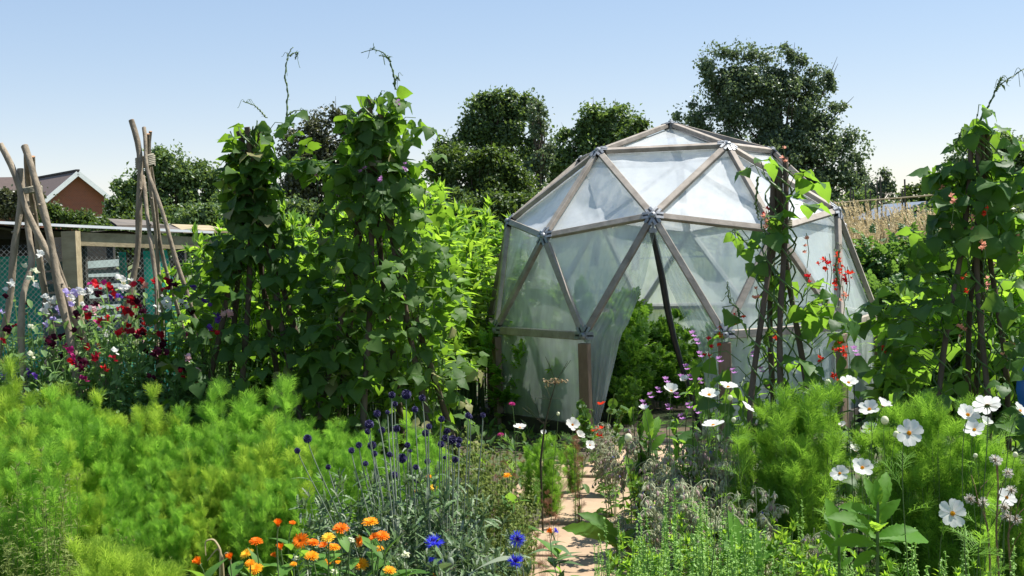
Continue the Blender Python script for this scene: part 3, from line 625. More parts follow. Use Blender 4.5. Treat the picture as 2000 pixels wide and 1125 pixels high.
def canes():
    D = 16.; c = at(1760, 390, D); t = thing('cane_frame', 'bamboo cane frame with long horizontal top pole right of the dome', 'cane frame', (c[0], D, 0))
    g = Geo(); pts = np.array([at(1600, 399, D), at(1700, 391, D), at(1790, 384, D), at(1850, 378, D)]); g.curves(pts, .014, 6); g.build('top_pole', M['bamboo'], t)
    for px, py, dd in ((1662, 365, .1), (1667, 372, .4), (1700, 372, .1), (1713, 352, .3), (1719, 345, .1), (1762, 372, .5), (1767, 350, .1), (1830, 350, .2), (1843, 342, .5), (1690, 360, .6)):
        p = at(px, py, D + dd); q = np.array([gx(px + U(-14, 14), D + dd), D + dd, 0]); g = Geo(); g.curves(np.array([q, (p + q) / 2 + [.01, 0, 0], p]), .012, 5, cap=True); g.build('cane', M['canedark'], t)
canes()

# ------------------------------------------------------------------ geodesic dome
DR = CAMH / (.47539 + .47394); DX, DY, DZ, DTH = .8433 * DR, 6.0903 * DR, .47394 * DR, -.24306
DC = np.array([DX, DY, DZ])
def hub(k, az):
    e = {'A': 90, 'R': 58.28, 'V': 26.57, 'M': 31.72, 'B': 0, 'G': 0}[k]; a = math.radians(az) + DTH; r = math.cos(math.radians(e)) * DR; z = math.sin(math.radians(e)) * DR
    if k == 'G': z = -DZ
    return DC + np.array([r * math.sin(a), -r * math.cos(a), z])
dome = thing('geodesic_greenhouse', 'geodesic dome greenhouse of timber struts and clear polythene film', 'greenhouse', (DX, DY, 0))
VS = [-36, 36, 108, 180, 252]; MS = [0, 72, 144, 216, 288]; BS = [18 + 36 * i for i in range(10)]
near_ = lambda a, b: min((a - b) % 360, (b - a) % 360)
edges = []; tris = []
for v in VS:
    edges.append((('A', 0), ('R', v))); edges.append((('R', v), ('V', v)))
    for m_ in MS:
        if near_(v, m_) == 36: edges += [(('R', v), ('M', m_)), (('V', v), ('M', m_))]; tris.append((('R', v), ('V', v), ('M', m_)))
    for b in BS:
        if near_(v, b) == 18: edges.append((('V', v), ('B', b)))
for m_ in MS:
    vs = [v for v in VS if near_(v, m_) == 36]; edges.append((('R', vs[0]), ('R', vs[1]))); tris += [(('A', 0), ('R', vs[0]), ('R', vs[1])), (('M', m_), ('R', vs[0]), ('R', vs[1]))]
    for b in BS:
        if near_(m_, b) == 18: edges.append((('M', m_), ('B', b)))
for i, b in enumerate(BS):
    b2 = BS[(i + 1) % 10]; edges.append((('B', b), ('B', b2)))
    for k, L_s in (('V', VS), ('M', MS)):
        for q in L_s:
            if near_(q, b) == 18 and near_(q, b2) == 18: tris.append(((k, q % 360), ('B', b), ('B', b2)))
    for v in VS:
        for m_ in MS:
            if near_(v, b) == 18 and near_(m_, b) == 18: tris.append((('V', v), ('M', m_), ('B', b)))
door_b = (18, 342)
def rn(p): return nrm(p - DC)
rp_i = 0
for a, b in edges:
    pa, pb = hub(*a), hub(*b)
    if a[0] == 'B' and b[0] == 'B' and {a[1] % 360, b[1] % 360} == set(door_b): continue
    if a[0] == 'B' and b[0] == 'B': nn = nrm((rn(pa) + rn(pb)) * [1, 1, 0]); ww, hh = .06, .045
    else: nn = nrm(rn(pa) + rn(pb)); ww, hh = .050, .038
    d = nrm(pb - pa); g = Geo(); rr = U()
    off = nn * .004
    if a[0] == 'B' and b[0] == 'B': g.beam(pa + d * .05, pb - d * .05, .045, .062, (0, 0, 1), rnd=rr)
    else: g.beam(pa + d * .062 + off, pb - d * .062 + off, ww, hh, nn, rnd=rr)
    o = g.build('strut', M['strut'], dome); bv = o.modifiers.new('b', 'BEVEL'); bv.width = .004; bv.segments = 1
for k, az in [('A', 0)] + [('R', v) for v in VS] + [('V', v) for v in VS] + [('M', m_) for m_ in MS] + [('B', b) for b in BS]:
    p = hub(k, az); nn = rn(p) if k != 'B' else nrm(rn(p) + [0, 0, .15]); fr = frames(nn)[0]; g = Geo()
    g.curves(np.array([p + nn * -.035, p + nn * .022]), .031, 12, 0, cap=True)
    g.curves(np.array([p + nn * .020, p + nn * .034, p + nn * .04]), [[.026, .02, .006]], 12, 0)
    for (a, b) in edges:
        for e0, e1 in ((a, b), (b, a)):
            if e0[0] == k and (k == 'A' or near_(e0[1], az) == 0):
                d = nrm(hub(*e1) - p); sd_ = nrm(np.cross(d, nn))
                g.beam(p + d * .03 + nn * .027 + sd_ * .018, p + d * .085 + nn * .027 + sd_ * .018, .02, .005, nn)
                g.beam(p + d * .03 + nn * .027 - sd_ * .018, p + d * .085 + nn * .027 - sd_ * .018, .02, .005, nn)
                g.beam(p + d * .03, p + d * .07, .012, .05, nn, 1)
    g.build('hub', [M['steel'], M['boltdark']], dome)
# posts
for b in BS:
    p = hub('B', b); q = hub('G', b); out_ = nrm((p - DC) * [1, 1, 0]); g = Geo(); g.beam(q + [0, 0, .01], p - [0, 0, .055], .085, .055, out_, rnd=U()); 
    o = g.build('post', M['post'], dome); bv = o.modifiers.new('b', 'BEVEL'); bv.width = .004; bv.segments = 1
# film
def tri_film(A_, B_, C_, seed, sag, wr):
    n = 14; V = []; idx = {}; 
    cen = (A_ + B_ + C_) / 3; nn = nrm(np.cross(B_ - A_, C_ - A_)); nn = nn * np.sign(nn @ (cen - (DC - [0, 0, .5])))
    for i in range(n + 1):
        for j in range(n + 1 - i):
            a, b = i / n, j / n; c = 1 - a - b; p = A_ * a + B_ * b + C_ * c; e = 27 * a * b * c; ee = min(1, 6 * min(a, b, c))
            w_ = noise3(p, 3.2, seed) * .6 + noise3(p * [1, 1, .35] + noise3(p, 2, seed)[..., None] * .3, 11., seed + 3) * .4
            idx[i, j] = len(V); V.append(p - nn * (.028 + sag * e) + nn * wr * w_ * ee)
    F = []
    for i in range(n):
        for j in range(n - i):
            F.append([idx[i, j], idx[i + 1, j], idx[i, j + 1]])
            if j < n - i - 1: F.append([idx[i + 1, j], idx[i + 1, j + 1], idx[i, j + 1]])
    return np.array(V), np.array(F)
for ti, tr3 in enumerate(tris):
    ks = [x[0] for x in tr3]; P3 = [hub(*x) for x in tr3]
    if ks[0] == 'M' and ks.count('B') == 2 and near_(tr3[0][1], 0) == 0: continue
    mt = M['film_up'] if ('R' in ks or 'A' in ks) else M['film']
    if 'A' in ks and any(near_(x[1], 108) == 0 for x in tr3) and any(near_(x[1], 36) == 0 for x in tr3): mt = M['shade']
    v, f = tri_film(*P3, ti, .03 if 'R' in ks else .02, .032 if 'R' in ks or 'A' in ks else .014)
    Geo().add(v, f).build('film_panel', mt, dome, True)
for i, b in enumerate(BS):
    b2 = BS[(i + 1) % 10]
    if {b, b2} == set(door_b): continue
    a0, a1, g0, g1 = hub('B', b), hub('B', b2), hub('G', b), hub('G', b2); out_ = nrm((a0 + a1) / 2 * [1, 1, 0] - DC * [1, 1, 0]); G = []
    for v_ in np.linspace(0, 1, 12):
        row = []
        for u in np.linspace(0, 1, 18):
            p = (a0 * (1 - u) + a1 * u) * (1 - v_) + (g0 * (1 - u) + g1 * u) * v_; row.append(p + out_ * (-.02 + .012 * noise3(p, 4, i) * min(1, 5 * min(u, 1 - u))))
        G.append(row)
    Geo().sheet(G).build('film_panel', M['film'], dome, True)
    g = Geo(); d = nrm(g1 - g0); g.beam(g0 + d * .05 + [0, 0, .06], g1 - d * .05 + [0, 0, .06], .03, .12, (0, 0, 1)); g.build('base_board', M['darkwood'], dome)
# door flaps of loose film
M0, BL, BR, GL, GR = hub('M', 0), hub('B', -18), hub('B', 18), hub('G', -18), hub('G', 18)
fwd = nrm(((BL + BR) / 2 - DC) * [1, 1, 0])
def flap(side, tab, zlist, zmax_shift):
    G = []; top = M0 - [0, 0, .1]; B_, G_ = (BL, GL) if side < 0 else (BR, GR); inn = nrm(((BR - BL) if side < 0 else (BL - BR)))
    for z in zlist:
        if z > B_[2]: f = (z - B_[2]) / (M0[2] - B_[2]); e = B_ * (1 - f) + M0 * f
        else: f = z / B_[2]; e = G_ * (1 - f) + B_ * f
        e = e.copy(); e[2] = z; w = np.interp(z, tab[0], tab[1]); row = []
        for u in np.linspace(0, 1, 20):
            fold = .03 * math.sin(u * 17 + z * 2.2) * u * (w / .35) + .012 * math.sin(u * 37 - z * 3)
            row.append(e + inn * w * u - fwd * (.035 + .05 * u + fold))
        G.append(row)
    Geo().sheet(G).build('door_flap', M['film_flap'], dome, True)
flap(-1, ([0, .3, .6, .85, 1.2, 1.5, 1.68], [.05, .14, .22, .28, .21, .10, .02]), np.linspace(.03, 1.66, 26), 0)
flap(1, ([0, .3, .6, .85, 1.2, 1.5, 1.68], [.20, .14, .17, .24, .2, .10, .02]), np.linspace(.03, 1.66, 26), 0)
g = Geo(); Dp = M0[1] + .12
g.curves(np.array([at(x, y, Dp + k * .04) for k, (x, y) in enumerate(((1273, 450), (1283, 490), (1292, 535), (1303, 600), (1316, 660), (1333, 720), (1352, 780), (1370, 850)))]), [[.022, .026, .027, .026, .024, .02, .018, .018]], 8, cap=True)
g.build('door_pole', M['pipe'], dome, True)
g = Geo(); p = M0 + [0, 0, -.11]; g.box(p - fwd * -.03, (.06, .05, .03)); g.beam(p + fwd * .02, p + fwd * .02 + [0, 0, .08], .02, .01, fwd); g.build('door_latch', M['steel'], dome)
a_, b_ = hub('R', 108), hub('M', 72); g = Geo(); q_ = a_ * .3 + b_ * .7; g.beam(q_ - [.16, .1, .1], q_ + [.06, 0, .0], .05, .02); g.build('brace', M['cut'], dome)

# ------------------------------------------------------------------ rustic pole wigwams at left
def pole_curve(pts, D0, D1, r0, r1, seed):
    P = np.array([at(x, y, D0 + (D1 - D0) * i / (len(pts) - 1)) for i, (x, y) in enumerate(pts)])
    d = P[-1] - P[-2]
    if P[-1][2] > .02: P = np.vstack([P, P[-1] + d * (P[-1][2] / -d[2])])
    seg = np.concatenate([[0], np.cumsum(np.linalg.norm(np.diff(P, axis=0), axis=1))]); n = 34; s_ = np.linspace(0, seg[-1], n)
    Q = np.stack([np.interp(s_, seg, P[:, i]) for i in range(3)], 1)
    for _ in range(2): Q[1:-1] = .25 * Q[:-2] + .5 * Q[1:-1] + .25 * Q[2:]
    Q = Q + .006 * np.stack([np.sin(s_ * 9 + seed), np.cos(s_ * 7 + seed * 2), 0 * s_], 1)
    r = np.interp(s_, [0, seg[-1]], [r0, r1]) * (1 + .07 * np.sin(s_ * 13 + seed) + .10 * (np.sin(s_ * 31 + seed * 3) > .93)); return Q, r
def wigwam(name, label, lists, D, r, rope, group, bot=.35, mat='pole'):
    c = at(rope[0], 700, D); t = thing(name, label, 'pole wigwam', (c[0], D, 0), group)
    for i, (pts, db, rr) in enumerate(lists_iter(lists)):
        Q, rad = pole_curve(pts, D + (i % 3 - 1) * .03, D + db, r * rr * .85, r * rr * 1.05, i * 2.1); g = Geo(); g.curves(Q, rad, 9, 0, U()); 
        e = nrm(Q[0] - Q[1]); g.curves(np.array([Q[0], Q[0] + e * .002]), rad[0] * .98, 9, 1, cap=True)
        for kk in (6, 13, 19, 25):
            dd = nrm(RN.normal(size=3) * [1, 1, .3]); g.curves(np.array([Q[kk], Q[kk] + dd * (rad[kk] + .012)]), [[.011, .007]], 5, 0, .5, cap=True)
        g.build('pole', [M[mat], M['cut']], t, True)
    p = at(rope[0], rope[1], D); g = Geo(); th = np.linspace(0, 2 * PI * rope[3], 26 * rope[3]); R_ = rope[2]
    g.curves(np.stack([p[0] + R_ * np.cos(th) * (1 + .08 * np.sin(th * 3)), p[1] + R_ * .9 * np.sin(th), p[2] + rope[4] * (th / th[-1] - .5) + .012 * np.sin(th * 1.0 + 1)], 1), .009, 6); g.build('rope_binding', M['rope'], t, True)
    return t
def lists_iter(ls):
    for i, x in enumerate(ls): yield x[0], x[1], x[2]
wl = [([(0, 282), (28, 338), (48, 400), (74, 452), (102, 520), (138, 600)], -.15, 1.0),
      ([(47, 286), (62, 325), (76, 370), (100, 480), (126, 612)], -.25, 1.12), ([(54, 298), (57, 370), (70, 450), (90, 582)], .35, 1.0),
      ([(39, 330), (40, 400), (22, 560), (3, 660)], -.1, 1.05), ([(48, 372), (55, 440), (66, 520), (46, 552), (42, 600), (44, 700)], -.3, .95),
      ([(66, 306), (71, 390), (102, 484), (133, 575)], .4, .85)]
wigwam('pole_wigwam', 'rustic wigwam of thick peeled poles at the far left edge', wl, 7.25, .022, (57, 372, .066, 4, .035), 'bare pole wigwams among the sweet peas')
wl = [([(256, 235), (266, 270), (272, 300), (276, 350), (273, 424), (264, 519), (255, 570)], -.15, 1.15), ([(280, 250), (286, 275), (284, 324), (299, 364), (324, 439), (366, 573), (393, 673)], -.35, .8),
      ([(296, 257), (292, 300), (299, 364), (309, 449), (329, 549), (349, 613)], .3, .7), ([(276, 330), (284, 400), (299, 479), (306, 623), (312, 740)], -.5, .8),
      ([(288, 262), (293, 349), (301, 439), (314, 549), (318, 748)], .35, .75)]
wigwam('pole_wigwam', 'slimmer rope-bound pole wigwam second from left, behind red sweet peas', wl, 7.6, .0185, (283, 316, .055, 6, .07), 'bare pole wigwams among the sweet peas')

# ------------------------------------------------------------------ climbing beans
def bean_poles(name, label, cx, D, topz, rad, n, group, legs=None, thick=.02):
    c = np.array([gx(cx, D), D, 0.]); t = thing(name, label, 'pole wigwam', c, group); out = []
    for i in range(n):
        if legs is None:
            a = i * 2 * PI / n + .35; foot = c + [rad * math.cos(a), rad * .75 * math.sin(a), 0]; a2 = a + PI; tp = c + [.07 * math.cos(a2), .07 * math.sin(a2), topz - U(0, .14)]
        else: foot = np.array([gx(legs[i][0], D + legs[i][2]), D + legs[i][2], 0.]); tp = at(legs[i][1], legs[i][3], D)
        s_ = np.linspace(0, 1, 16)[:, None]; Q = tp * (1 - s_) + foot * s_; Q = Q + .012 * np.stack([np.sin(s_[:, 0] * 9 + i), np.cos(s_[:, 0] * 11 + i), 0 * s_[:, 0]], 1)
        g = Geo(); rd = np.linspace(thick * .8, thick, 16) * (1 + .1 * np.sin(s_[:, 0] * 40 + i)); g.curves(Q, rd, 7, 0, U(), cap=True); g.build('pole', M['pole_d'], t, True); out.append(Q)
    zb = topz - .22; g = Geo(); th = np.linspace(0, 8 * PI, 80); cc = out[0][1] * 0 + np.mean([q[2] for q in out], 0)
    g.curves(np.stack([cc[0] + .055 * np.cos(th), cc[1] + .055 * np.sin(th), cc[2] + .03 * (th / th[-1] - .5)], 1), .005, 5); g.build('rope_binding', M['rope'], t, True)
    return t, out, c
def bean_plant(name, label, c, topz, rad, nleaf, poles, mat, size, group, flowers=(), tendrils=(), prof=None, D=7., stemm='stem', extra=()):
    t = thing(name, label, 'bean plant', c, group)
    z = U(0, 1, nleaf) ** .9
    if prof is None: prof = ([0, .2, .6, .85, 1], [1.1, 1.15, .9, .45, .2])
    R_ = np.interp(z, prof[0], prof[1]) * rad; a = U(0, 2 * PI, nleaf); rr = R_ * (U(.45, 1.15, nleaf))
    P = np.stack([c[0] + rr * np.cos(a), c[1] + .8 * rr * np.sin(a), .08 + z * (topz - .05)], 1)
    if len(extra): P = np.vstack([P, np.array(extra)]); a = np.concatenate([a, U(0, 2 * PI, len(extra))])
    n = len(P); o = np.stack([np.cos(a), np.sin(a), 0 * a], 1)
    d = nrm(o * .7 + rdir(n) * .8 + [0, 0, -.35]); up = nrm(o * .6 + [0, 0, .9] + rdir(n) * .35)
    g = Geo().scatter(TB, P, frames(d, up), size * U(.65, 1.25, n)); g.build('leaves', M[mat], t, True)
    g = Geo()
    for k, Q in enumerate(poles):       # vines twining up each pole
        for h in range(2):
            m = 60; s_ = np.linspace(0, 15, m); f = s_ / 15 * (len(Q) - 1); B = np.stack([np.interp(f, range(len(Q)), Q[:, i]) for i in range(3)], 1)
            w_ = .035 + .015 * h; g.curves(B + np.stack([w_ * np.cos(s_ * 3.3 + h * 3), w_ * np.sin(s_ * 3.3 + h * 3), 0 * s_], 1), .0042, 4, 0, U())
    k = min(n, 260); ids = RN.choice(n, k, replace=False); e = P[ids]; ax = np.array([c[0], c[1], 0]) + (e - [c[0], c[1], 0]) * [.55, .55, 1]
    ax[:, 2] -= .05; g.curves(np.stack([ax, (ax + e) / 2 + [0, 0, .03], e], 1), .0025, 3, 0, .5)
    g.build('vine_stems', M[stemm], t)
    for T_ in tendrils:
        pts = np.array([at(x, y, D + .01 * i) for i, (x, y) in enumerate(T_)]); seg = np.linspace(0, 1, len(pts)); s_ = np.linspace(0, 1, 40)
        Q = np.stack([np.interp(s_, seg, pts[:, i]) for i in range(3)], 1)
        for _ in range(3): Q[1:-1] = .25 * Q[:-2] + .5 * Q[1:-1] + .25 * Q[2:]
        g = Geo(); r = np.linspace(.0045, .0018, 40); g.curves(Q, r, 5); g.curves(Q + np.stack([.006 * np.cos(s_ * 45), .006 * np.sin(s_ * 45), 0 * s_], 1), r * .8, 4)
        ids = RN.integers(3, 36, 7); g.scatter(T_lance, Q[ids], frames(rdir(7) + [0, 0, .2]), U(.015, .045, 7) * (size / .15), 0)
        tn = RN.integers(24, 38, 3)
        for q in Q[tn]: u = np.linspace(0, 1, 8)[:, None]; g.curves(q + (rdir(1)[0] * .05) * u + np.array([0, 0, .02]) * np.sin(u * 5), .0015, 3)
        g.build('tendril', M['stem'], t)
    for (x, y, col, dd) in flowers:
        if col == 'salmon' and RN.random() < .4: continue
        p = at(x, y, D + dd); g = Geo(); nb = 4
        hh = p + RN.normal(size=(nb, 3)) * [.010, .010, .02]; g.scatter(T_bf, hh, frames(rdir(nb) + [0, -.6, .1]), U(.011, .017, nb), 0)
        g.curves(np.array([p + [0, .0, -.11], p + [.01, 0, -.04], p + [0, 0, .045]]), .002, 3, 1); g.build('flower', [M[col], M['stem']], t)
    return t
def _bf():
    w = leafT([.1, .45, .5, .25], .5, -.5); k = leafT([.1, .3, .3, .1], -.5, .6); return joinT([xf(w, .9, 1), xf(w, -.9, 1), xf(k, 0, .8), xf(w, 0, .8, (0, 0, .1), 1.1)])
T_bf = _bf()
GB = 'wigwams hung with climbing beans'; GP = 'climbing beans on the wigwams'
tA, qA, cA = bean_poles('bean_wigwam', 'pole wigwam of the left hand tall bean, shorter of the tall pair', 518, 7.1, 2.30, .50, 6, GB)
tB, qB, cB = bean_poles('bean_wigwam', 'pole wigwam of the tallest bean, nearest the left of the dome', 752, 7.0, 2.42, .52, 6, GB)
ext = []
for x in np.linspace(560, 735, 34): ext.append(at(x + U(-8, 8), 322 + 14 * math.sin(x * .05) + U(-16, 16), 7.1 + U(-.1, .1)))
for x in np.linspace(590, 690, 24): ext.append(at(x, U(520, 760), 7.0 + U(-.25, .2)))
ext += [at(470, 262, 7.05), at(484, 248, 7.1), at(478, 275, 7.0), at(552, 240, 7.1), at(563, 268, 7.1), at(532, 262, 7.0), at(510, 232, 7.05), at(590, 215, 7.1), at(505, 262, 6.95), at(560, 330, 7.), at(470, 340, 7.), at(450, 350, 7.1), at(545, 300, 7.)]
bean_plant('climbing_bean', 'dense dark bean foliage on the shorter tall wigwam, twisted tendril above', cA, 2.12, .45, 500, qA, 'bean', .128, GP, D=7.1, extra=ext, prof=([0, .2, .5, .68, .85, 1], [1.45, 1.45, 1.2, .6, .22, .2]),
           flowers=[(640, 340, 'mallow', 0), (618, 338, 'mallow', -.1), (686, 338, 'mallow', 0)],
           tendrils=[((562, 240), (560, 205), (563, 180), (556, 150), (560, 120), (566, 100), (572, 92)), ((566, 110), (572, 104), (582, 102), (576, 116)), ((520, 230), (510, 218), (498, 206), (474, 198)), ((562, 225), (575, 216), (600, 215))])
ext = [at(x, y, 6.98 + U(-.15, .15)) for x, y in ((715, 185), (735, 190), (752, 178), (768, 170), (785, 195), (800, 205), (812, 230), (820, 240), (838, 248), (775, 215), (740, 215), (725, 220), (760, 240), (795, 235), (700, 245), (815, 265), (680, 290), (690, 265), (860, 300), (875, 480), (905, 520), (935, 720), (930, 690), (885, 620), (880, 560), (870, 400), (855, 360))]
bean_plant('climbing_bean', 'dense dark bean foliage on the tallest wigwam beside the dome', cB, 2.28, .45, 540, qB, 'bean', .128, GP, D=7.0, extra=ext,
           flowers=[(778, 205, 'mallow', -.2), (790, 330, 'mallow', -.2), (712, 330, 'mallow', -.2), (745, 350, 'mallow', -.3)],
           tendrils=[((772, 175), (770, 150), (762, 120), (748, 102), (730, 96), (705, 103)), ((762, 120), (758, 112), (740, 108)), ((768, 165), (776, 150), (780, 158))])
tC, qC, cC = bean_poles('bean_wigwam', 'dark pole wigwam with few leaves in front of the dome', 1525, 5.2, 1.88, .4, 4, GB,
                        legs=[(1440, 1512, -.2, 335), (1528, 1530, -.3, 308), (1500, 1515, .3, 345), (1610, 1520, .15, 325)], thick=.015)
D = 5.2
bean_plant('runner_bean', 'sparse scarlet flowered runner bean on the dark poles before the dome', cC, 1.0, .33, 60, qC, 'bean_r', .125, GP, D=D, prof=([0, .3, .7, 1], [1.1, 1., .8, .5]),
           extra=[at(*q, D + U(-.15, .1)) for q in ((1480, 318), (1466, 325), (1554, 335), (1566, 342), (1545, 395), (1560, 400), (1540, 440), (1530, 455), (1492, 430), (1485, 445), (1465, 505), (1500, 510), (1490, 540), (1525, 560), (1545, 545), (1540, 520), (1510, 580), (1560, 590), (1600, 590), (1620, 585), (1590, 555), (1610, 560), (1640, 650), (1650, 655), (1600, 600), (1560, 640), (1640, 600), (1620, 620), (1660, 690), (1500, 640), (1470, 680), (1455, 470), (1430, 450), (1410, 600), (1400, 650), (1390, 690))],
           flowers=[(1500, 440, 'salmon', -.1), (1497, 432, 'salmon', -.1), (1549, 312, 'salmon', 0), (1571, 468, 'salmon', 0), (1575, 475, 'salmon', 0), (1620, 515, 'red', .1), (1632, 508, 'scarlet', .1), (1612, 520, 'scarlet', .1), (1640, 520, 'scarlet', .1), (1650, 540, 'red', .1), (1655, 540, 'scarlet', .1), (1573, 545, 'red', 0), (1636, 553, 'scarlet', .1), (1437, 628, 'scarlet', -.1), (1405, 648, 'scarlet', -.2), (1382, 688, 'red', -.2), (1520, 665, 'scarlet', -.1), (1637, 680, 'scarlet', 0), (1655, 690, 'scarlet', 0), (1498, 408, 'red', 0), (1645, 578, 'salmon', 0), (1478, 585, 'salmon', -.1), (1600, 700, 'scarlet', 0), (1628, 740, 'scarlet', 0), (1585, 620, 'salmon', 0), (1480, 380, 'salmon', 0), (1530, 305, 'salmon', 0)],
           tendrils=[((1485, 470), (1462, 480), (1440, 455), (1425, 452)), ((1480, 345), (1476, 400), (1482, 430)), ((1445, 620), (1440, 600), (1425, 590), (1420, 550)), ((1640, 560), (1632, 520), (1640, 490), (1628, 488))])
tD_, qD, cD = bean_poles('bean_wigwam', 'pole wigwam buried in broad leaved beans at the right edge', 1912, 5.6, 2.05, .45, 5, GB,
                         legs=[(1800, 1900, -.2, 262), (1870, 1925, .3, 255), (1935, 1905, -.3, 270), (1990, 1915, .1, 262), (1900, 1920, .35, 250)], thick=.015)
D = 5.6
bean_plant('runner_bean', 'lush broad leaved runner bean with salmon flowers at the right edge', cD, 1.86, .48, 260, qD, 'bean_r', .14, GP, D=D,
           extra=[at(*q, D + U(-.15, .15)) for q in ((1900, 235), (1880, 255), (1865, 262), (1955, 255), (1970, 265), (1985, 280), (1950, 300), (1975, 310), (1990, 345), (1870, 300), (1855, 320), (1860, 360), (1850, 400), (1840, 420), (1940, 390), (1960, 400), (1985, 420), (1990, 390), (1820, 430), (1830, 500), (1790, 560), (1770, 600), (1745, 620), (1745, 700), (1760, 660), (1780, 720), (1760, 740), (1990, 480), (1800, 640), (1990, 640), (1975, 700), (1910, 225), (1915, 205))],
           flowers=[(1845, 395, 'salmon', -.2), (1858, 390, 'salmon', -.2), (1925, 418, 'scarlet', -.2), (1910, 438, 'salmon', -.2), (1895, 435, 'salmon', -.2), (1920, 480, 'salmon', -.3), (1930, 492, 'salmon', -.3), (1835, 370, 'salmon', 0), (1925, 455, 'salmon', -.1), (1925, 550, 'salmon', -.3), (1870, 655, 'salmon', -.4), (1727, 685, 'scarlet', 0), (1785, 580, 'salmon', -.2), (1980, 465, 'salmon', -.1), (1850, 440, 'salmon', 0), (1995, 445, 'salmon', 0), (1880, 640, 'salmon', -.3), (1970, 678, 'salmon', -.3), (1885, 560, 'scarlet', -.3)],
           tendrils=[((1905, 260), (1918, 225), (1935, 200), (1945, 175), (1960, 160), (1980, 148), (2000, 134)), ((1945, 178), (1950, 165), (1955, 155)), ((1890, 262), (1880, 250), (1868, 280), (1850, 290))])

# ------------------------------------------------------------------ leafy plants made once and copied
def arch_stems(n, h, rad, lean=.3, m=7, hv=.72):
    a = U(0, 2 * PI, n); r = np.sqrt(U(0, 1, n)); s_ = np.linspace(0, 1, m); hh = h * U(hv, 1.05, n) * (1 - .25 * r * r)
    o = np.stack([np.cos(a), np.sin(a)], 1); base = o * (r * rad * .35)[:, None]; rr = (r * rad)[:, None]
    xy = base[:, None] + o[:, None] * ((rr - r[:, None] * rad * .35) * (s_ ** 1.3))[:, :, None] + (RN.normal(size=(n, 1, 2)) * .03) * s_[None, :, None]
    return np.concatenate([xy, (hh[:, None] * s_)[..., None]], 2)
def on_curves(P, k, t0, t1):
    n, m, _ = P.shape; ci = RN.integers(0, n, k); t = U(t0, t1, k); f = t * (m - 1); i = np.minimum(f.astype(int), m - 2); u = (f - i)[:, None]
    return P[ci, i] * (1 - u) + P[ci, i + 1] * u, nrm(P[ci, i + 1] - P[ci, i]), t
def leafy(name, label, cat, group, h, rad, nst, nleaf, T, size, mat, stem='stem', t0=.15, updir=.5, sw=.003, tip=True, k=4, szt=.0, droop=0., smooth=False):
    t = thing(name, label, cat, (0, 0, 0), group); P = arch_stems(nst, h, rad)
    g = Geo(); g.curves(P, np.linspace(sw, sw * .4, P.shape[1])[None].repeat(nst, 0), k, 0, U(0, 1, nst)); g.build('stem', M[stem], t)
    p, d, tt = on_curves(P, nleaf, t0, 1.); a = rdir(nleaf); a[:, 2] *= .4; dd = nrm(d * updir + a * .9 + [0, 0, -droop]); sz = size * U(.65, 1.2, nleaf) * (1 - szt * tt)
    g = Geo(); g.scatter(T, p, frames(dd, None, U(-.7, .7, nleaf)), sz, 0)
    if tip:
        tp = np.repeat(P[:, -1], 6, 0); n = len(tp); dd = nrm(rdir(n) * .55 + [0, 0, 1.]); g.scatter(T, tp - [0, 0, size * .2], frames(dd, None, U(-3, 3, n)), size * U(.6, 1., n) * (1 - szt))
    g.build('leaves', M[mat], t, smooth); return t
def plant_many(protos, spots, labels=None):
    """spots: (px, D, height scale) ; protos copied round-robin"""
    for i, s_ in enumerate(spots):
        px, D, sc = s_[:3]; q = protos[int(RN.integers(len(protos)))]
        dup(q, (gx(px, D), D, 0), U(0, 6.28), sc, labels[i] if labels else None)
def hs(D, topy, px=1000, base=1.):      # scale for a plant of height base whose top shows at row topy
    return max(.1, at(px, topy, D)[2] / base)

# tall light green leafy plants (artichokes)
pr = [leafy('jerusalem_artichoke', 'tall bright green leafy plant in the dense stand behind the bean wigwams', 'plant', 'tall leafy plants behind the beans', 1., .16, 5, 200, T_lance, .085, 'arti', t0=.25, sw=.006, szt=.25, droop=.12, smooth=True) for _ in range(4)]
spots = []
prof = ([380, 400, 450, 500, 560, 620, 700, 780, 830, 870, 920, 960, 990], [470, 440, 420, 410, 400, 375, 380, 350, 325, 345, 385, 400, 410])
for row, D in enumerate((8.3, 8.8, 9.4)):
    for px in np.arange(405 + row * 9, 992 - (20 if row == 0 else 0), 22):
        if row == 0 and 640 < px < 760: continue
        p = px + U(-8, 8); dd = D + U(-.2, .2)
        if p > 915: dd = D + 2.0
        elif p > 850: dd = D + 1.2
        spots.append((p, dd, hs(dd, np.interp(p, prof[0], prof[1]) + U(-22, 18) + (2 - row) * 8 - (14 if p > 780 else 0), p)))
plant_many(pr, spots)
for q in pr: drop(q)

# feathery cosmos foliage
def feathery(name, label, cat, group, h, rad, nst, nleaf, mat, size=.135, T=(T_f1, T_f2)):
    t = thing(name, label, cat, (0, 0, 0), group); P = arch_stems(nst, h, rad, hv=.64)
    g = Geo(); g.curves(P, np.linspace(.0032, .001, P.shape[1])[None].repeat(nst, 0), 4, 0, U(0, 1, nst)); g.build('stem', M['stem'], t)
    g = Geo()
    for T_ in T:
        n = nleaf // len(T); p, d, tt = on_curves(P, n, .08, 1.); a = rdir(n); a[:, 2] *= .3; dd = nrm(d * .9 + a * .8 + [0, 0, .35 * 1.])
        g.scatter(T_, p, frames(dd, None, U(-1.2, 1.2, n)), size * U(.7, 1.25, n) * (1.15 - .5 * tt), 0, U(0, 1, n))
        tp = np.repeat(P[:, -1], 4, 0); n = len(tp); g.scatter(T_, tp - [0, 0, size * .3], frames(nrm(rdir(n) * .5 + [0, 0, 1.]), None, U(-3, 3, n)), size * U(.7, 1.1, n))
    g.build('foliage', M[mat], t); return t
LF = 'bright feathery leaved plant in the thick light green hedge in the left foreground'
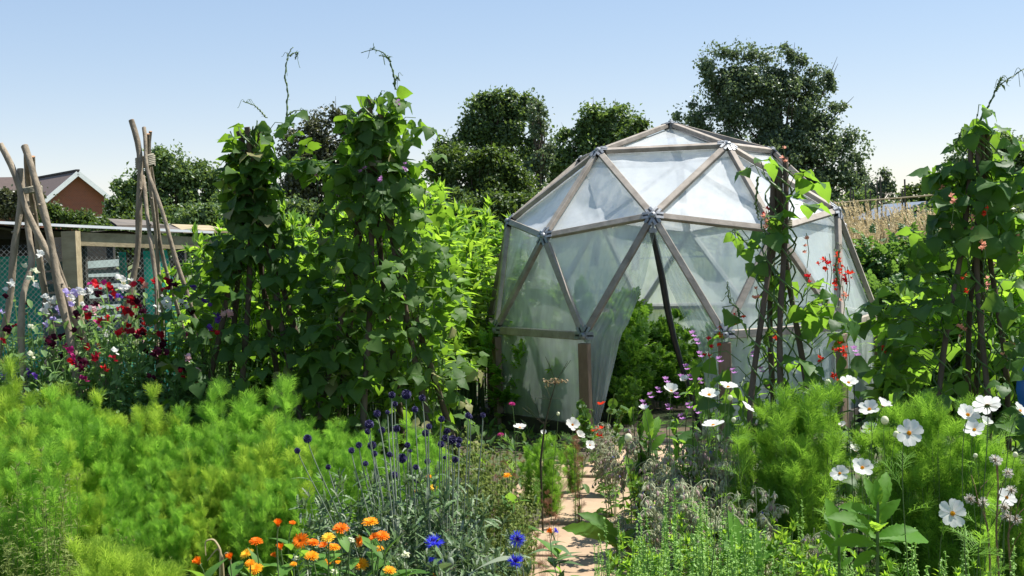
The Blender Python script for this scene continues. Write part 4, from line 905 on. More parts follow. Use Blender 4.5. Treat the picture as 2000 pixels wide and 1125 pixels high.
pr = [feathery('feathery_cosmos', LF, 'plant', 'feathery plants forming the left hedge', 1., .30, 24, 820, m_) for m_ in ('feather', 'feather', 'feather', 'feather', 'feather_y')]
spots = []
top = ([-60, 20, 60, 100, 140, 200, 260, 350, 430, 500, 555, 620, 680, 740, 800, 860], [790, 760, 725, 705, 735, 760, 790, 765, 770, 765, 742, 770, 790, 815, 822, 850])
for D, dy, dx in ((6.3, 4, 0), (5.9, 50, 30), (5.55, 105, 10), (5.3, 170, 40)):
    for px in np.arange(-40 + dx, 850 if D > 5.8 else 700 - (60 if D < 5.4 else 0), 84):
        p = px + U(-15, 15); spots.append((p, D + U(-.1, .1), hs(D, np.interp(p, top[0], top[1]) + dy + U(-28, 42), p, 1.06)))
plant_many(pr, spots)
for q in pr: drop(q)
pr = [feathery('feathery_cosmos', 'x', 'plant', 'feathery cosmos plants at right', 1., .17, 24, 760, 'feather_d', .115)  for _ in range(3)]
RL = ['feathery green mound at right, its left shoulder before the bean poles', 'feathery green mound at right, just right of the borage', 'feathery green mound between the broad leaved weed and white cosmos', 'feathery green mound under the front-facing white cosmos flower', 'feathery green mound below the right edge beans', 'feathery plant low at the right edge', 'feathery plant filling the gap behind the broad leaved weed', 'feathery plant low down right of the big white cosmos flower']
plant_many(pr, [(1515, 4.8, hs(4.8, 780, 1515)), (1590, 4.7, hs(4.7, 752, 1590)), (1755, 4.7, hs(4.7, 780, 1750)), (1838, 4.6, hs(4.6, 762, 1830)), (1900, 4.6, hs(4.6, 850, 1900)), (1985, 4.7, hs(4.7, 890, 1985))], RL)
plant_many(pr[:1], [(1078, 6.4, hs(6.4, 850, 1078)), (1122, 7.0, hs(7.0, 872, 1122)), (1040, 6.6, hs(6.6, 868, 1040))], ['feathery cosmos plant in front of the dome, left of the path', 'feathery cosmos plant at the path edge before the dome door', 'feathery cosmos plant close against the dome base film'])
for q in pr: drop(q)
pr = [feathery('feathery_seedling', 'x', 'plant', 'young feathery plants at the bottom left', 1., .22, 9, 150, 'feather_y', .22)]
plant_many(pr, [(200, 4.35, hs(4.35, 1045, 200)), (283, 4.3, hs(4.3, 1078, 283)), (232, 4.5, hs(4.5, 1085, 232))], ['yellow-green feathery seedling at bottom left, left one', 'yellow-green feathery seedling at bottom left, right one', 'yellow-green feathery seedling at bottom left, small one between the others'])
for q in pr: drop(q)

# ------------------------------------------------------------------ sweet peas
SP = []
for i, (px, D, ty) in enumerate(((-25, 7.0, 590), (35, 7.2, 560), (70, 6.9, 640), (115, 7.2, 580), (165, 7.1, 565), (205, 7.3, 545), (245, 7.0, 560), (285, 7.3, 570), (330, 7.1, 590), (370, 7.3, 610), (405, 7.0, 590), (440, 7.2, 640), (150, 6.8, 690), (230, 6.8, 680), (310, 6.8, 690), (380, 6.85, 680))):
    SP.append((px, D, ty))
spw = ['at the left edge of the picture', 'behind the leftmost pole wigwam', 'at the foot of the leftmost pole wigwam', 'just right of the leftmost pole wigwam', 'below the weathered cage post', 'between the two bare pole wigwams, tallest', 'left of the slimmer pole wigwam', 'inside the slimmer pole wigwam', 'right of the slimmer pole wigwam', 'in front of the bright teal cloth', 'at the foot of the slimmer wigwam on its right', 'next to the first bean wigwam', 'low before the leftmost wigwam', 'low behind the feathery hedge at left', 'low before the slimmer wigwam', 'low beside the dark bean leaves']
T_spf = joinT([xf(leafT([.15, .5, .62, .45, .1], .35, -.35, .3), 0, 1., (0, 0, 0), .6), xf(leafT([.1, .28, .3, .1], .5, .1), .5, .75, (0, 0, 0), -.2), xf(leafT([.1, .28, .3, .1], .5, .1), -.5, .75, (0, 0, 0), -.2)])
def zz(lst, ox, oy, k): return [(ox + x / k, oy + y / k, c) for x, y, c in lst]
FL = zz([(590, 200, 'white'), (575, 190, 'white'), (605, 210, 'white'), (600, 235, 'cream'), (360, 235, 'red'), (385, 270, 'red'), (345, 240, 'magenta'), (480, 265, 'red'), (490, 275, 'crimson'), (225, 300, 'white'), (245, 320, 'white'), (260, 310, 'white'), (400, 320, 'maroon'), (370, 310, 'maroon'), (390, 345, 'maroon'), (155, 410, 'lilac'), (115, 315, 'lilac'), (190, 325, 'lilac'), (5, 375, 'white'), (28, 370, 'white'), (15, 400, 'white'), (50, 460, 'lilac'), (85, 500, 'lilac'), (320, 450, 'white'), (345, 460, 'pink'), (290, 510, 'red'), (315, 505, 'crimson'), (280, 455, 'magenta'), (670, 360, 'red'), (650, 360, 'crimson'), (730, 395, 'maroon'), (710, 385, 'maroon'), (745, 410, 'maroon'), (755, 215, 'red'), (775, 225, 'crimson'), (795, 255, 'salmon'), (955, 360, 'white'), (975, 370, 'white'), (985, 420, 'white'), (965, 205, 'crimson'), (1000, 215, 'maroon'), (1000, 250, 'maroon'), (975, 280, 'crimson'), (1140, 425, 'white'), (1155, 480, 'maroon'), (1185, 470, 'maroon'), (1170, 495, 'maroon'), (1290, 390, 'violet'), (1330, 410, 'violet'), (1440, 485, 'pink'), (1490, 485, 'pink'), (1395, 545, 'violet'), (1190, 270, 'violet'), (565, 448, 'red'), (610, 465, 'red'), (630, 460, 'crimson'), (660, 490, 'red'), (465, 530, 'red'), (460, 555, 'crimson'), (780, 540, 'crimson'), (785, 580, 'red'), (830, 580, 'crimson'), (450, 640, 'white'), (470, 665, 'white'), (455, 685, 'white'), (635, 590, 'red'), (600, 625, 'red'), (665, 650, 'crimson'), (770, 645, 'crimson'), (775, 670, 'maroon'), (915, 685, 'crimson'), (960, 735, 'maroon'), (925, 755, 'maroon'), (900, 800, 'maroon'), (870, 810, 'maroon'), (400, 770, 'red'), (380, 830, 'crimson'), (525, 865, 'crimson'), (455, 945, 'red'), (405, 980, 'crimson'), (275, 1045, 'magenta'), (120, 770, 'magenta'), (150, 620, 'maroon'), (190, 640, 'maroon'), (120, 530, 'maroon'), (100, 680, 'maroon'), (180, 850, 'magenta'), (230, 880, 'maroon'), (270, 900, 'maroon'), (155, 900, 'red'), (240, 940, 'maroon'), (80, 840, 'maroon'), (1390, 650, 'red'), (1310, 710, 'red'), (1470, 680, 'crimson'), (1140, 665, 'magenta'), (1140, 860, 'pink'), (1170, 960, 'maroon'), (1220, 1010, 'crimson'), (575, 350, 'violet'), (790, 740, 'pink')], 100, 500, 4.327)
FL += [(95, 588, 'white'), (20, 555, 'white'), (45, 520, 'cream'), (2, 610, 'lilac'), (12, 648, 'maroon'), (30, 640, 'crimson'), (60, 640, 'cream'), (5, 705, 'maroon'), (8, 735, 'violet'), (60, 695, 'cream'), (90, 665, 'maroon'), (75, 500, 'white'), (65, 530, 'cream'), (8, 580, 'maroon'), (52, 595, 'maroon'), (70, 560, 'white'), (115, 660, 'maroon'), (130, 680, 'magenta'), (50, 730, 'violet'), (300, 740, 'maroon'), (350, 725, 'crimson')]
FL = FL + [(x + U(-26, 26), y + U(-8, 30), c) for x, y, c in FL if RN.random() < .75 and x < 430]
assign = {i: [] for i in range(len(SP))}
for x, y, c in FL:
    j = min(range(len(SP)), key=lambda i: abs(SP[i][0] - x) + (60 if (SP[i][2] > y + 5) else 0) + (25 if (y > 660) != (SP[i][1] < 6.9) else 0)); assign[j].append((x, y, c))
flmesh = {}
for i, (px, D, ty) in enumerate(SP):
    c = np.array([gx(px, D), D, 0.]); h = at(px, ty, D)[2]; t = thing('sweet_pea', 'tangled sweet pea plant in flower ' + spw[i], 'plant', c, 'sweet pea plants below the fruit cage')
    P = arch_stems(16, h, .2) + c; g = Geo(); P = P + .02 * np.sin(np.arange(7)[None, :, None] * 2.1 + U(0, 6, (16, 1, 3))); g.curves(P, .0028, 4, 0, U(0, 1, 16))
    p, d, _ = on_curves(P, 90, .1, 1.); e = p + rdir(90) * .13 + [0, 0, .03]; g.curves(np.stack([p, (p + e) / 2 + [0, 0, .02], e], 1), .0016, 3, 0, .7); g.build('stem', M['pea'], t)
    n = 680; p, d, _ = on_curves(P, n, .05, 1.); p = p + RN.normal(size=(n, 3)) * .045; g = Geo().scatter(T_pea, p, frames(nrm(rdir(n) + [0, 0, .35])), .055 * U(.6, 1.25, n)); g.build('leaves', M['pea'], t)
    for (x, y, col) in assign[i]:
        q = at(x, y, D - .17 + U(-.05, .04)); key = (col, int(RN.integers(2)))
        if key not in flmesh: flmesh[key] = Geo().scatter(T_spf, [[0, 0, 0], [.012, .004, -.012]], frames([[0, -.3, .9], [.6, -.6, .3]]), .03).mesh('sweet_pea_flower', M[col], True)
        o = link('flower', flmesh[key], t); o.location = [float(v) for v in (q - c)]; o.rotation_euler = (U(-.6, .6), U(-.6, .6), U(-1.5, 1.5)); s_ = U(.75, 1.2); o.scale = (s_,) * 3

# ------------------------------------------------------------------ plants in the dome, brambles and grasses at right
pr = [leafy('tomato_plant', 'leafy green tomato plant growing inside the dome', 'plant', 'tomato plants inside the dome', 1., .22, 7, 150, T_tom, .16, 'tomato', sw=.005, t0=.1) for _ in range(3)]
spots = [(1010, 9.6, 1.0), (1050, 9.9, 1.25), (1090, 10.3, 1.35), (1130, 9.7, 1.0), (1165, 10.4, 1.2), (1205, 10.2, 1.05), (1240, 10.7, 1.0), (1215, 9.7, .75), (1255, 9.9, .6), (1280, 11., .85), (1320, 11.1, .8), (1350, 10.8, .75), (1400, 11.0, .8), (1450, 10.7, .7), (1330, 10.3, .55), (1520, 10.8, .8), (1580, 10.4, .7), (1290, 10.4, .65), (1220, 9.3, .5), (1110, 9.3, .8), (1370, 10.0, .5), (1185, 9.9, .9)]
plant_many(pr, spots, ['tomato plant inside the dome, ' + w for w in ('against the left film', 'tall, behind the left film', 'tallest, behind the left film', 'low behind the front left panel', 'tall, at the left of the doorway', 'filling the left side of the doorway', 'at the middle of the doorway', 'bushy, just inside the doorway at left', 'low, just inside the doorway', 'at the back left of the doorway', 'at the back of the doorway', 'behind the black door pole', 'behind the right door flap', 'behind the right front panel', 'short, right of the black pole', 'behind the dark bean poles', 'far right behind the film', 'short, left of the black pole', 'lowest, by the left door flap', 'middle, behind the front left panel', 'low behind the right flap', 'behind the left door flap')])
for q in pr: drop(q)
def mound(name, label, px, D, w, h, n, T, size, mat, group, cat='bush', dpt=.6):
    c = np.array([gx(px, D), D, 0.]); t = thing(name, label, cat, c, group); a = rdir(n); a[:, 2] = np.abs(a[:, 2]); rr = U(.55, 1.08, n) ** .7 * (1 + .18 * noise3(a * 2.5 + c, 1.3))
    P = c + a * rr[:, None] * [w, w * dpt, h]; g = Geo().scatter(T, P, frames(nrm(a * .7 + rdir(n) * .8 + [0, 0, -.2]), None, U(-.8, .8, n)), size * U(.6, 1.3, n)); g.build('leaves', M[mat], t)
    k = 60; e = c + a[:k] * [w, w * dpt, h] * 1.1; mid = (e + c) / 2 + [0, 0, h * .35]; g = Geo(); g.curves(np.stack([np.tile(c, (k, 1)) + RN.normal(size=(k, 3)) * [.2, .2, 0], mid, e], 1), .004, 4, 0, .5); g.build('stem', M['stem_dark'], t); return t
for px, D, w, ty, mt, lb in ((1710, 12.7, .55, 478, 'bramble', 'leafy bramble bush touching the right side of the dome'), (1790, 13.2, .75, 470, 'bramble', 'broad bramble bush between dome and right hand beans'), (1740, 11.8, .6, 560, 'bramble', 'lower bramble bush in front of the broad one'), (1870, 13, .7, 480, 'bramble', 'bramble bush behind the right hand wigwam'), (1830, 9.5, .5, 600, 'bramble_l', 'sunlit green bush behind the wigwam, left one'), (1945, 9.2, .55, 540, 'bramble_l', 'sunlit green bush behind the wigwam, right one'), (1985, 12, .8, 470, 'bramble_l', 'yellow-green bush at the right edge'), (1735, 10.4, .22, 660, 'bramble', 'small bramble shoot between dome corner and beans')):
    mound('bramble_bush', lb, px, D, w, at(px, ty, D)[2], 1500, T_tom if mt == 'bramble' else T_broad, .17 if mt == 'bramble' else .14, 'bramble' if mt == 'bramble' else 'arti', 'bramble and weed bushes right of the dome')
def tuft(name, label, px, D, h, w, n, mat, group, seed=True, cat='grass tuft', lean=(0., 0.), thick=.0022):
    c = np.array([gx(px, D), D, 0.]); t = thing(name, label, cat, c, group); a = U(0, 2 * PI, n); s_ = np.linspace(0, 1, 7)
    rr = np.sqrt(U(0, 1, n)) * w; o = np.stack([np.cos(a), np.sin(a), 0 * a], 1); hh = h * U(.6, 1.05, n)
    P = c + o[:, None] * (rr[:, None] * (.3 + .9 * s_ ** 2))[..., None] + np.array([lean[0], lean[1], 0]) * (s_ ** 2)[None, :, None] * U(.3, 1.4, n)[:, None, None] + np.stack([0 * s_, 0 * s_, s_ - .08 * s_ ** 3], 1) * hh[:, None, None]
    g = Geo(); g.ribbons(P, thick * np.linspace(1, .3, 7), nrm(rdir(n) * [1, .4, .1]), 0, U(0, 1, n))
    g.build('blades', M[mat], t)
    if seed:
        m = n // 2; k = 9; q, d = P[:m, -1], nrm(P[:m, -1] - P[:m, -2]); pos = (q[:, None] - d[:, None] * (np.arange(k) * .022)[None, :, None]).reshape(-1, 3); dd = nrm(np.repeat(d, k, 0) + rdir(m * k) * .5)
        g = Geo().scatter(T_oval, pos, frames(dd), .032 * U(.6, 1.2, m * k)); g.build('seed_heads', M['straw'], t)
    return t
M['bramble_l'] = M['arti']
for px, D, ty, w, n, ln, lb in ((1675, 14.5, 395, .35, 240, -.35, 'tall dry straw grass beside the dome, leaning left'), (1715, 14.8, 385, .35, 240, -.25, 'tall dry straw grass left of the blue-grey shed'), (1760, 15, 400, .35, 220, -.15, 'tall dry straw grass before the blue-grey shed'), (1800, 15.2, 392, .35, 200, -.1, 'dry straw grass before the right side of the shed'), (1850, 14.5, 405, .4, 240, -.1, 'dry straw grass left of the right hand wigwam'), (1980, 13.5, 440, .5, 300, -.1, 'dry straw grass at the right edge'), (1730, 14.2, 425, .4, 260, -.2, 'shorter dry straw grass above the brambles'), (1660, 14.2, 430, .3, 180, -.2, 'shorter dry straw grass behind the dome shoulder'), (1900, 14, 430, .4, 240, 0, 'dry straw grass behind the right hand wigwam')):
    tuft('dry_grass', lb, px, D, at(px, ty - 8, D)[2], w, int(n * 1.6), 'straw', 'tufts of tall dry grass', lean=(ln, 0), thick=.003)
# blue water butt
bx_ = at(1992, 712, 8.3); t = thing('water_butt', 'blue plastic water butt half hidden at the right edge', 'barrel', (bx_[0] + .31, 8.3, 0)); g = Geo()
z = np.linspace(0, .66, 16); r = .29 + .02 * np.sin(z * 3.2) + .006 * np.sin(z * 40); g.curves(np.stack([0 * z + bx_[0] + .31, 0 * z + 8.3, z], 1), r, 24, cap=True); g.build('body', M['bluebutt'], t, True); g = Geo(); g.curves([[bx_[0] + .31, 8.3, .66], [bx_[0] + .31, 8.3, .685]], [[.3, .3]], 24, cap=True); g.build('lid', M['bluebutt'], t)

# ------------------------------------------------------------------ flowers, one stalk each
def radial(n, T, tilt, r0=0., jit=.08, seed=0, lj=.08):
    g = np.random.default_rng(seed); out = []
    for i in range(n):
        a = 2 * PI * i / n + g.uniform(-jit, jit); s_ = 1 - g.uniform(0, lj); v, f = xf(T, 0, s_, (0, r0, 0), tilt + g.uniform(-jit, jit)); c, s2 = math.cos(a), math.sin(a)
        out.append((np.stack([v[:, 0] * c - v[:, 1] * s2, v[:, 0] * s2 + v[:, 1] * c, v[:, 2] + .004 * (i % 2)], 1), f))
    return joinT(out)
def cospetal():
    t = np.array([0, .15, .4, .65, .85, 1.]); w = np.array([.05, .13, .26, .33, .31, .22]); V = []
    for i in range(6):
        for k, u in enumerate((-1, -.5, 0, .5, 1)):
            yy = t[i] - (.0 if i < 5 else (.07, .0, .05, .0, .08)[k]); V.append([u * w[i], yy, .05 * math.sin(t[i] * 2.6) + .05 * (u * u) * t[i] + (.012 if k % 2 else 0) * t[i]])
    F = [[5 * i + k, 5 * i + k + 1, 5 * i + k + 6, 5 * i + k + 5] for i in range(5) for k in range(4)]; return np.array(V), np.array(F)
PET = cospetal()
def geo_of(T): return Geo().add(T[0], T[1], 0, .5)
cosmos_me = []
for i, (n, tl) in enumerate(((8, .12), (8, .32), (7, .7), (8, .0))):
    T = radial(n, PET, tl, .10, .17, i + 1, .2); g = Geo(); k = len(PET[0])
    g.add(T[0], T[1], 0, np.repeat(U(0, 1, n), k)); cosmos_me.append(g.mesh('cosmos_petals', M['white'], True))
def centre_mesh(r, h, mats, name, n=60, sp=.1):
    g = Geo(); g.ball((0, 0, h * .3), r, 12, 6, 0, .3, (1, 1, h / r)); a = np.arange(n); th = a * 2.4; rr = r * np.sqrt((a + .5) / n)
    P = np.stack([rr * np.cos(th), rr * np.sin(th), h * .3 + h * np.sqrt(np.clip(1 - (rr / r) ** 2, 0, 1))], 1); g.scatter((np.array([[-.3, 0, 0], [.3, 0, 0], [0, 0, 1.], [0, .4, 0]]), np.array([[0, 1, 2], [1, 3, 2], [3, 0, 2]])), P, frames(np.tile([0, 1., 0], (n, 1))), sp * U(.6, 1.2, n), 0)
    return g.mesh(name, mats)
cos_c = centre_mesh(.16, .10, M['yolk'], 'flower_centre', 50, .07)
calyx_me = Geo(); calyx_me.scatter(T_lance, np.zeros((8, 3)), frames([[math.cos(a), math.sin(a), -.25] for a in np.arange(8) * PI / 4]), .38); calyx_me.ball((0, 0, -.07), .11, 8, 5); calyx_me = calyx_me.mesh('calyx', M['stem'])
def head(t, me, p, n, size, spin=None, name='flower_head'):
    o = link(name, me, t); fr = frames(np.atleast_2d(n))[0]; a = U(0, 6.28) if spin is None else spin; ca, sa = math.cos(a), math.sin(a)
    z = fr[:, 1]; x = fr[:, 0] * ca + fr[:, 2] * sa; y = np.cross(z, x); o.matrix_local = Matrix([[x[0] * size, y[0] * size, z[0] * size, p[0]], [x[1] * size, y[1] * size, z[1] * size, p[1]], [x[2] * size, y[2] * size, z[2] * size, p[2]], [0, 0, 0, 1]]); return o
def stalk(t, base, tip, n, r, mat='stem', bow=.05, leaves=0, T=None, ls=.07, lmat=None, k=5):
    """stem from the ground to the head; base at the thing's origin"""
    L = np.linalg.norm(tip - base); s_ = np.linspace(0, 1, 12)[:, None]; b = np.array([U(-1, 1), U(-1, 1), 0]) * bow * L
    ctrl = base * (1 - s_) ** 3 + 3 * (base + [0, 0, L * .45]) * s_ * (1 - s_) ** 2 + 3 * (tip - nrm(n) * L * .14 + b * .3) * s_ ** 2 * (1 - s_) + tip * s_ ** 3
    g = Geo(); g.curves(ctrl + b * (s_ * (1 - s_)) * 1.2, np.linspace(r * 1.3, r * .8, 12), k, 0, U()); g.build('stem', M[mat], t, True)
    if leaves:
        i = RN.integers(1, 9, leaves); d = rdir(leaves); d[:, 2] = np.abs(d[:, 2]) * .6 + .1
        g = Geo().scatter(T, ctrl[i] + (ctrl[i + 1] - ctrl[i]) * U(0, 1, leaves)[:, None], frames(d), ls * U(.6, 1.2, leaves)); g.build('leaves', M[lmat or mat], t, True)
def fl_thing(name, label, cat, group, px, py, D, dbx=0., dby=0.):
    p = at(px, py, D); base = np.array([p[0] + dbx, D + dby, 0.]); return thing(name, label, cat, base, group), base, p
# white cosmos: px, py, width in px, facing (right, towards camera, up), mesh kind, words
CO = [(1310, 765, 36, (.1, .5, .8), 2, 'cupped white cosmos before the dark doorway, high on the left'), (1385, 772, 40, (0, .45, .85), 1, 'white cosmos above the borage, seen from the side'),
      (1422, 757, 40, (.2, .25, .95), 1, 'flat-lying white cosmos just right of the side-on one'), (1458, 797, 34, (.6, .2, .8), 1, 'small white cosmos tilted right beside the feathery mound'), (1393, 832, 44, (-.1, .2, .95), 1, 'white cosmos resting low on top of the borage'),
      (1338, 743, 22, (-.3, .4, .6), 2, 'small half-open white cosmos in the doorway'), (1258, 800, 24, (0, .2, 1), 2, 'cream cupped cosmos low in the doorway'), (1657, 748, 38, (.1, .45, .85), 1, 'highest white cosmos at the dome right corner'),
      (1698, 800, 42, (-.3, .55, .8), 1, 'white cosmos, left one of the overlapping pair right of centre'), (1724, 793, 36, (.4, .2, .9), 2, 'cupped white cosmos, right one of the overlapping pair'), (1775, 846, 56, (.1, .95, .35), 0, 'wide open white cosmos facing the camera above the broad leaved weed'),
      (1890, 811, 48, (0, .6, .75), 1, 'white cosmos leftmost of the group below the right hand beans'), (1928, 792, 52, (.2, -.8, .5), 0, 'white cosmos turned away showing its back'), (1903, 840, 42, (-.2, .6, .8), 1, 'white cosmos lowest of the group below the right hand beans'), (1922, 828, 34, (.4, .4, .8), 2, 'small white cosmos tucked between its larger neighbours'),
      (1992, 803, 38, (.5, .4, .7), 1, 'white cosmos cut by the right edge'), (1699, 838, 32, (-.4, .5, .7), 1, 'half hidden white cosmos under the overlapping pair'), (1672, 881, 32, (0, .25, .95), 2, 'drooping white cosmos above the twin flowers'),
      (1684, 914, 44, (-.1, .7, .65), 1, 'white cosmos, left one of the twin flowers above the broad leaved weed'), (1704, 911, 28, (.5, .3, .7), 2, 'cupped white cosmos, right one of the twin flowers'), (1640, 925, 36, (-.2, .75, .55), 0, 'white cosmos standing left of the twin flowers'),
      (1635, 957, 28, (-.6, .5, .5), 2, 'small sideways white cosmos under the left flower'), (1662, 1034, 26, (.1, .5, -.6), 1, 'white cosmos nodding behind the broad leaved weed'), (1860, 1003, 60, (.05, .97, .25), 3, 'largest white cosmos, facing the camera at lower right'),
      (1966, 972, 40, (.1, .7, .6), 0, 'white cosmos at lower right beside the seed heads'), (1015, 836, 28, (.1, .2, .95), 1, 'white cosmos lying flat against the dome base'), (1118, 830, 30, (.2, .7, .6), 1, 'white cosmos left of the path, highest'), (1131, 852, 24, (.4, .4, .7), 2, 'white cosmos left of the path, just below the highest'), (1152, 870, 22, (.3, .6, .6), 1, 'white cosmos left of the path, nearest the dome post'), (1062, 846, 15, (0, .6, .6), 2, 'smallest white cosmos before the dome film'),
      (1645, 832, 20, (-.2, .3, .8), 2, 'small white cosmos bud-like, left of the overlapping pair'), (1955, 985, 30, (-.5, .5, .4), 2, 'crumpled white cosmos low at the right')]
for px, py, w, f, k, lb in CO:
    w *= 1.1
    D = float(np.clip(.074 * F0 / w, 3.2, 5.1)) if px > 1230 else 6.15
    sz = w * D / F0 / 2 / 1.08; t, b, p = fl_thing('white_cosmos', lb, 'flower', 'white cosmos flowers', px, py, D, U(-.08, .08), U(-.05, .12)); n = nrm(np.array([f[0], -f[1], f[2]]))
    stalk(t, b, p - n * sz * .1, n, .0016, 'stem', .06, 5, T_f1, .10, 'feather_d'); h_ = head(t, cosmos_me[k], p - b, n, sz)
    c = link('flower_centre', cos_c, h_); c = link('calyx', calyx_me, h_)
bud_me = Geo(); bud_me.ball((0, 0, 0), 1., 10, 7, 0, .5, (.85, .85, 1.)); bud_me.scatter(T_lance, [[0, 0, -.8]] * 6, frames([[math.cos(a), math.sin(a), .5] for a in np.arange(6) * PI / 3]), 1.1, 1, .5); bud_me = bud_me.mesh('bud', [M['cream'], M['stem']], True)
for px, py, w, D, lb in ((1728, 821, 18, 4.4, 'round cream cosmos bud below the overlapping white pair'), (1750, 848, 14, 4.2, 'small cream cosmos bud left of the wide open flower'), (1617, 747, 14, 4.7, 'cream cosmos bud atop the feathery mound'), (1426, 777, 12, 4.8, 'cream cosmos bud above the borage, upper'), (1433, 820, 11, 4.8, 'cream cosmos bud above the borage, lower'), (1227, 855, 18, 5.2, 'fat cream cosmos bud at the path edge'), (1983, 888, 12, 4.2, 'cosmos bud near the right edge'), (1905, 890, 10, 4.2, 'tiny cosmos bud below the right hand group'), (1090, 808, 8, 6.2, 'tiny cosmos bud against the dome film')):
    t, b, p = fl_thing('cosmos_bud', lb, 'flower bud', 'unopened cosmos buds', px, py, D, U(-.06, .06)); stalk(t, b, p, [0, 0, 1], .0014, 'stem', .05); head(t, bud_me, p - b, [U(-.3, .3), -.2, 1], w * D / F0 / 2, name='bud')

# marigolds
nar = leafT([.05, .085, .10, .095, .06], .2, .12)
def marigold_mesh(mat, seed, tl=.15, dbl=3):
    g = Geo()
    for r_ in range(dbl):
        n = 20 - r_ * 2; T = radial(n, nar, tl + .28 * r_, .12, .09, seed + r_, .15); g.add(T[0] * (1 - .13 * r_) + [0, 0, .03 * r_], T[1], 0, np.repeat(U(0, 1, n), len(nar[0])))
    return g.mesh('marigold_petals', M[mat], True)
mg = {(c, k): marigold_mesh(c, i * 7 + k, tl, db) for i, c in enumerate(('orange', 'amber', 'yellow')) for k, (tl, db) in enumerate(((.1, 3), (.55, 2), (1.15, 2)))}
mg_c = {c: centre_mesh(.26, .10, M[m_], 'flower_centre', 60, .07) for c, m_ in (('orange', 'orange_mid'), ('amber', 'amber'), ('yellow', 'amber'))}
MA = [(543, 1027, 20, 'orange', 2, (.1, .3, .9)), (571, 1023, 16, 'orange', 1, (.2, .3, .9)), (500, 1058, 29, 'orange', 0, (.1, .2, .95)), (482, 1082, 30, 'yellow', 0, (-.35, .35, .85)), (489, 1100, 24, 'amber', 0, (0, .3, .9)), (500, 1111, 31, 'amber', 0, (0, .4, .9)), (587, 1056, 34, 'orange', 0, (-.2, .8, .5)), (611, 1060, 27, 'orange', 0, (.1, .15, .95)),
      (666, 1032, 33, 'orange', 0, (.1, .3, .9)), (723, 1020, 34, 'amber', 0, (0, .2, .97)), (641, 1050, 29, 'yellow', 0, (0, .4, .85)), (633, 1066, 22, 'orange', 1, (-.2, .4, .8)), (652, 1069, 26, 'amber', 0, (.2, .2, .9)), (700, 1057, 27, 'orange', 0, (.92, .3, .0)), (746, 1047, 32, 'orange', 0, (.1, .3, .9)), (731, 1050, 22, 'orange', 1, (-.4, .4, .7)), (609, 1086, 30, 'amber', 0, (.1, .3, .9)), (705, 1102, 32, 'amber', 0, (.1, .5, .8)),
      (548, 1073, 18, 'orange', 2, (0, .3, .9)), (538, 1087, 14, 'orange', 2, (-.4, .3, .7)), (449, 1092, 18, 'orange', 2, (0, .4, .9)), (389, 1101, 22, 'orange', 2, (-.3, .4, .8)), (642, 1099, 22, 'amber', 1, (-.3, .5, .7)), (656, 1096, 20, 'amber', 1, (.3, .5, .7)), (740, 1072, 21, 'amber', 0, (0, .2, .95)), (761, 1114, 27, 'amber', 0, (.2, .25, .9)), (573, 1102, 15, 'amber', 0, (0, .3, .9)), (497, 1122, 12, 'orange', 1, (0, .4, .8)), (1077, 1040, 15, 'orange', 2, (-.5, .4, .6)), (846, 952, 16, 'yellow', 0, (.1, .7, .5)), (837, 931, 14, 'amber', 0, (0, .3, .9)), (812, 960, 10, 'amber', 1, (0, .3, .9)), (990, 929, 19, 'amber', 0, (0, .25, .95)), (852, 1122, 14, 'orange', 0, (0, .3, .9))]
mw = place_words(MA, [(0, 970, 'of the distant few among the grey leaves'), (970, 1040.5, 'of the topmost row'), (1040.5, 1063, 'of the upper middle row'), (1063, 1090.5, 'of the lower middle row'), (1090.5, 1200, 'of the bottom row')])
cw = {'orange': 'deep orange', 'amber': 'golden orange', 'yellow': 'yellow'}; kw = ('open', 'half open', 'closing')
for (px, py, w, col, k, f), wd in zip(MA, mw):
    D = 3.75 + U(-.12, .12) if py > 970 else 4.9
    if px > 1000: D = 4.2
    sz = w * D / F0 / 2 / 1.05 * (1.5 if k == 2 else 1); t, b, p = fl_thing('marigold', '%s %s marigold, %s' % (kw[k], cw[col], wd), 'flower', 'marigolds along the front of the bed', px, py, D, U(-.08, .08), U(-.05, .05)); n = nrm(np.array([f[0], -f[1], f[2]]))
    stalk(t, b, p - n * sz * .15, n, .0026, 'stem', .06, 11, T_lance, .11, 'weed' if k == 9 else 'borage_leaf'); h_ = head(t, mg[col, k], p - b, n, sz); link('flower_centre', mg_c[col], h_); link('calyx', calyx_me, h_)
for i, (px, py, w, lb) in enumerate(((792, 1083, 15, 'marigold seed head with a dried orange tuft, right of the blooms'), (578, 1091, 13, 'pale green marigold seed head between the golden blooms'), (652, 1117, 12, 'pale marigold seed head at the bottom edge'), (564, 1111, 10, 'brownish marigold seed head at the bottom edge'), (686, 1054, 11, 'green marigold seed head left of the sideways bloom'))):
    D = 3.75; t, b, p = fl_thing('marigold_seed_head', lb, 'seed head', 'spent marigolds', px, py, D); stalk(t, b, p, [0, 0, 1], .0024, 'stem', .05, 6, T_lance, .09, 'borage_leaf'); g = Geo(); n = 40; d = rdir(n); d[:, 2] = d[:, 2] * .6; g.scatter(T_oval, p + d * .004, frames(d), w * D / F0 / 2 * U(.8, 1.1, n)); g.build('seeds', M['cream'] if i != 3 else M['dead'], t)

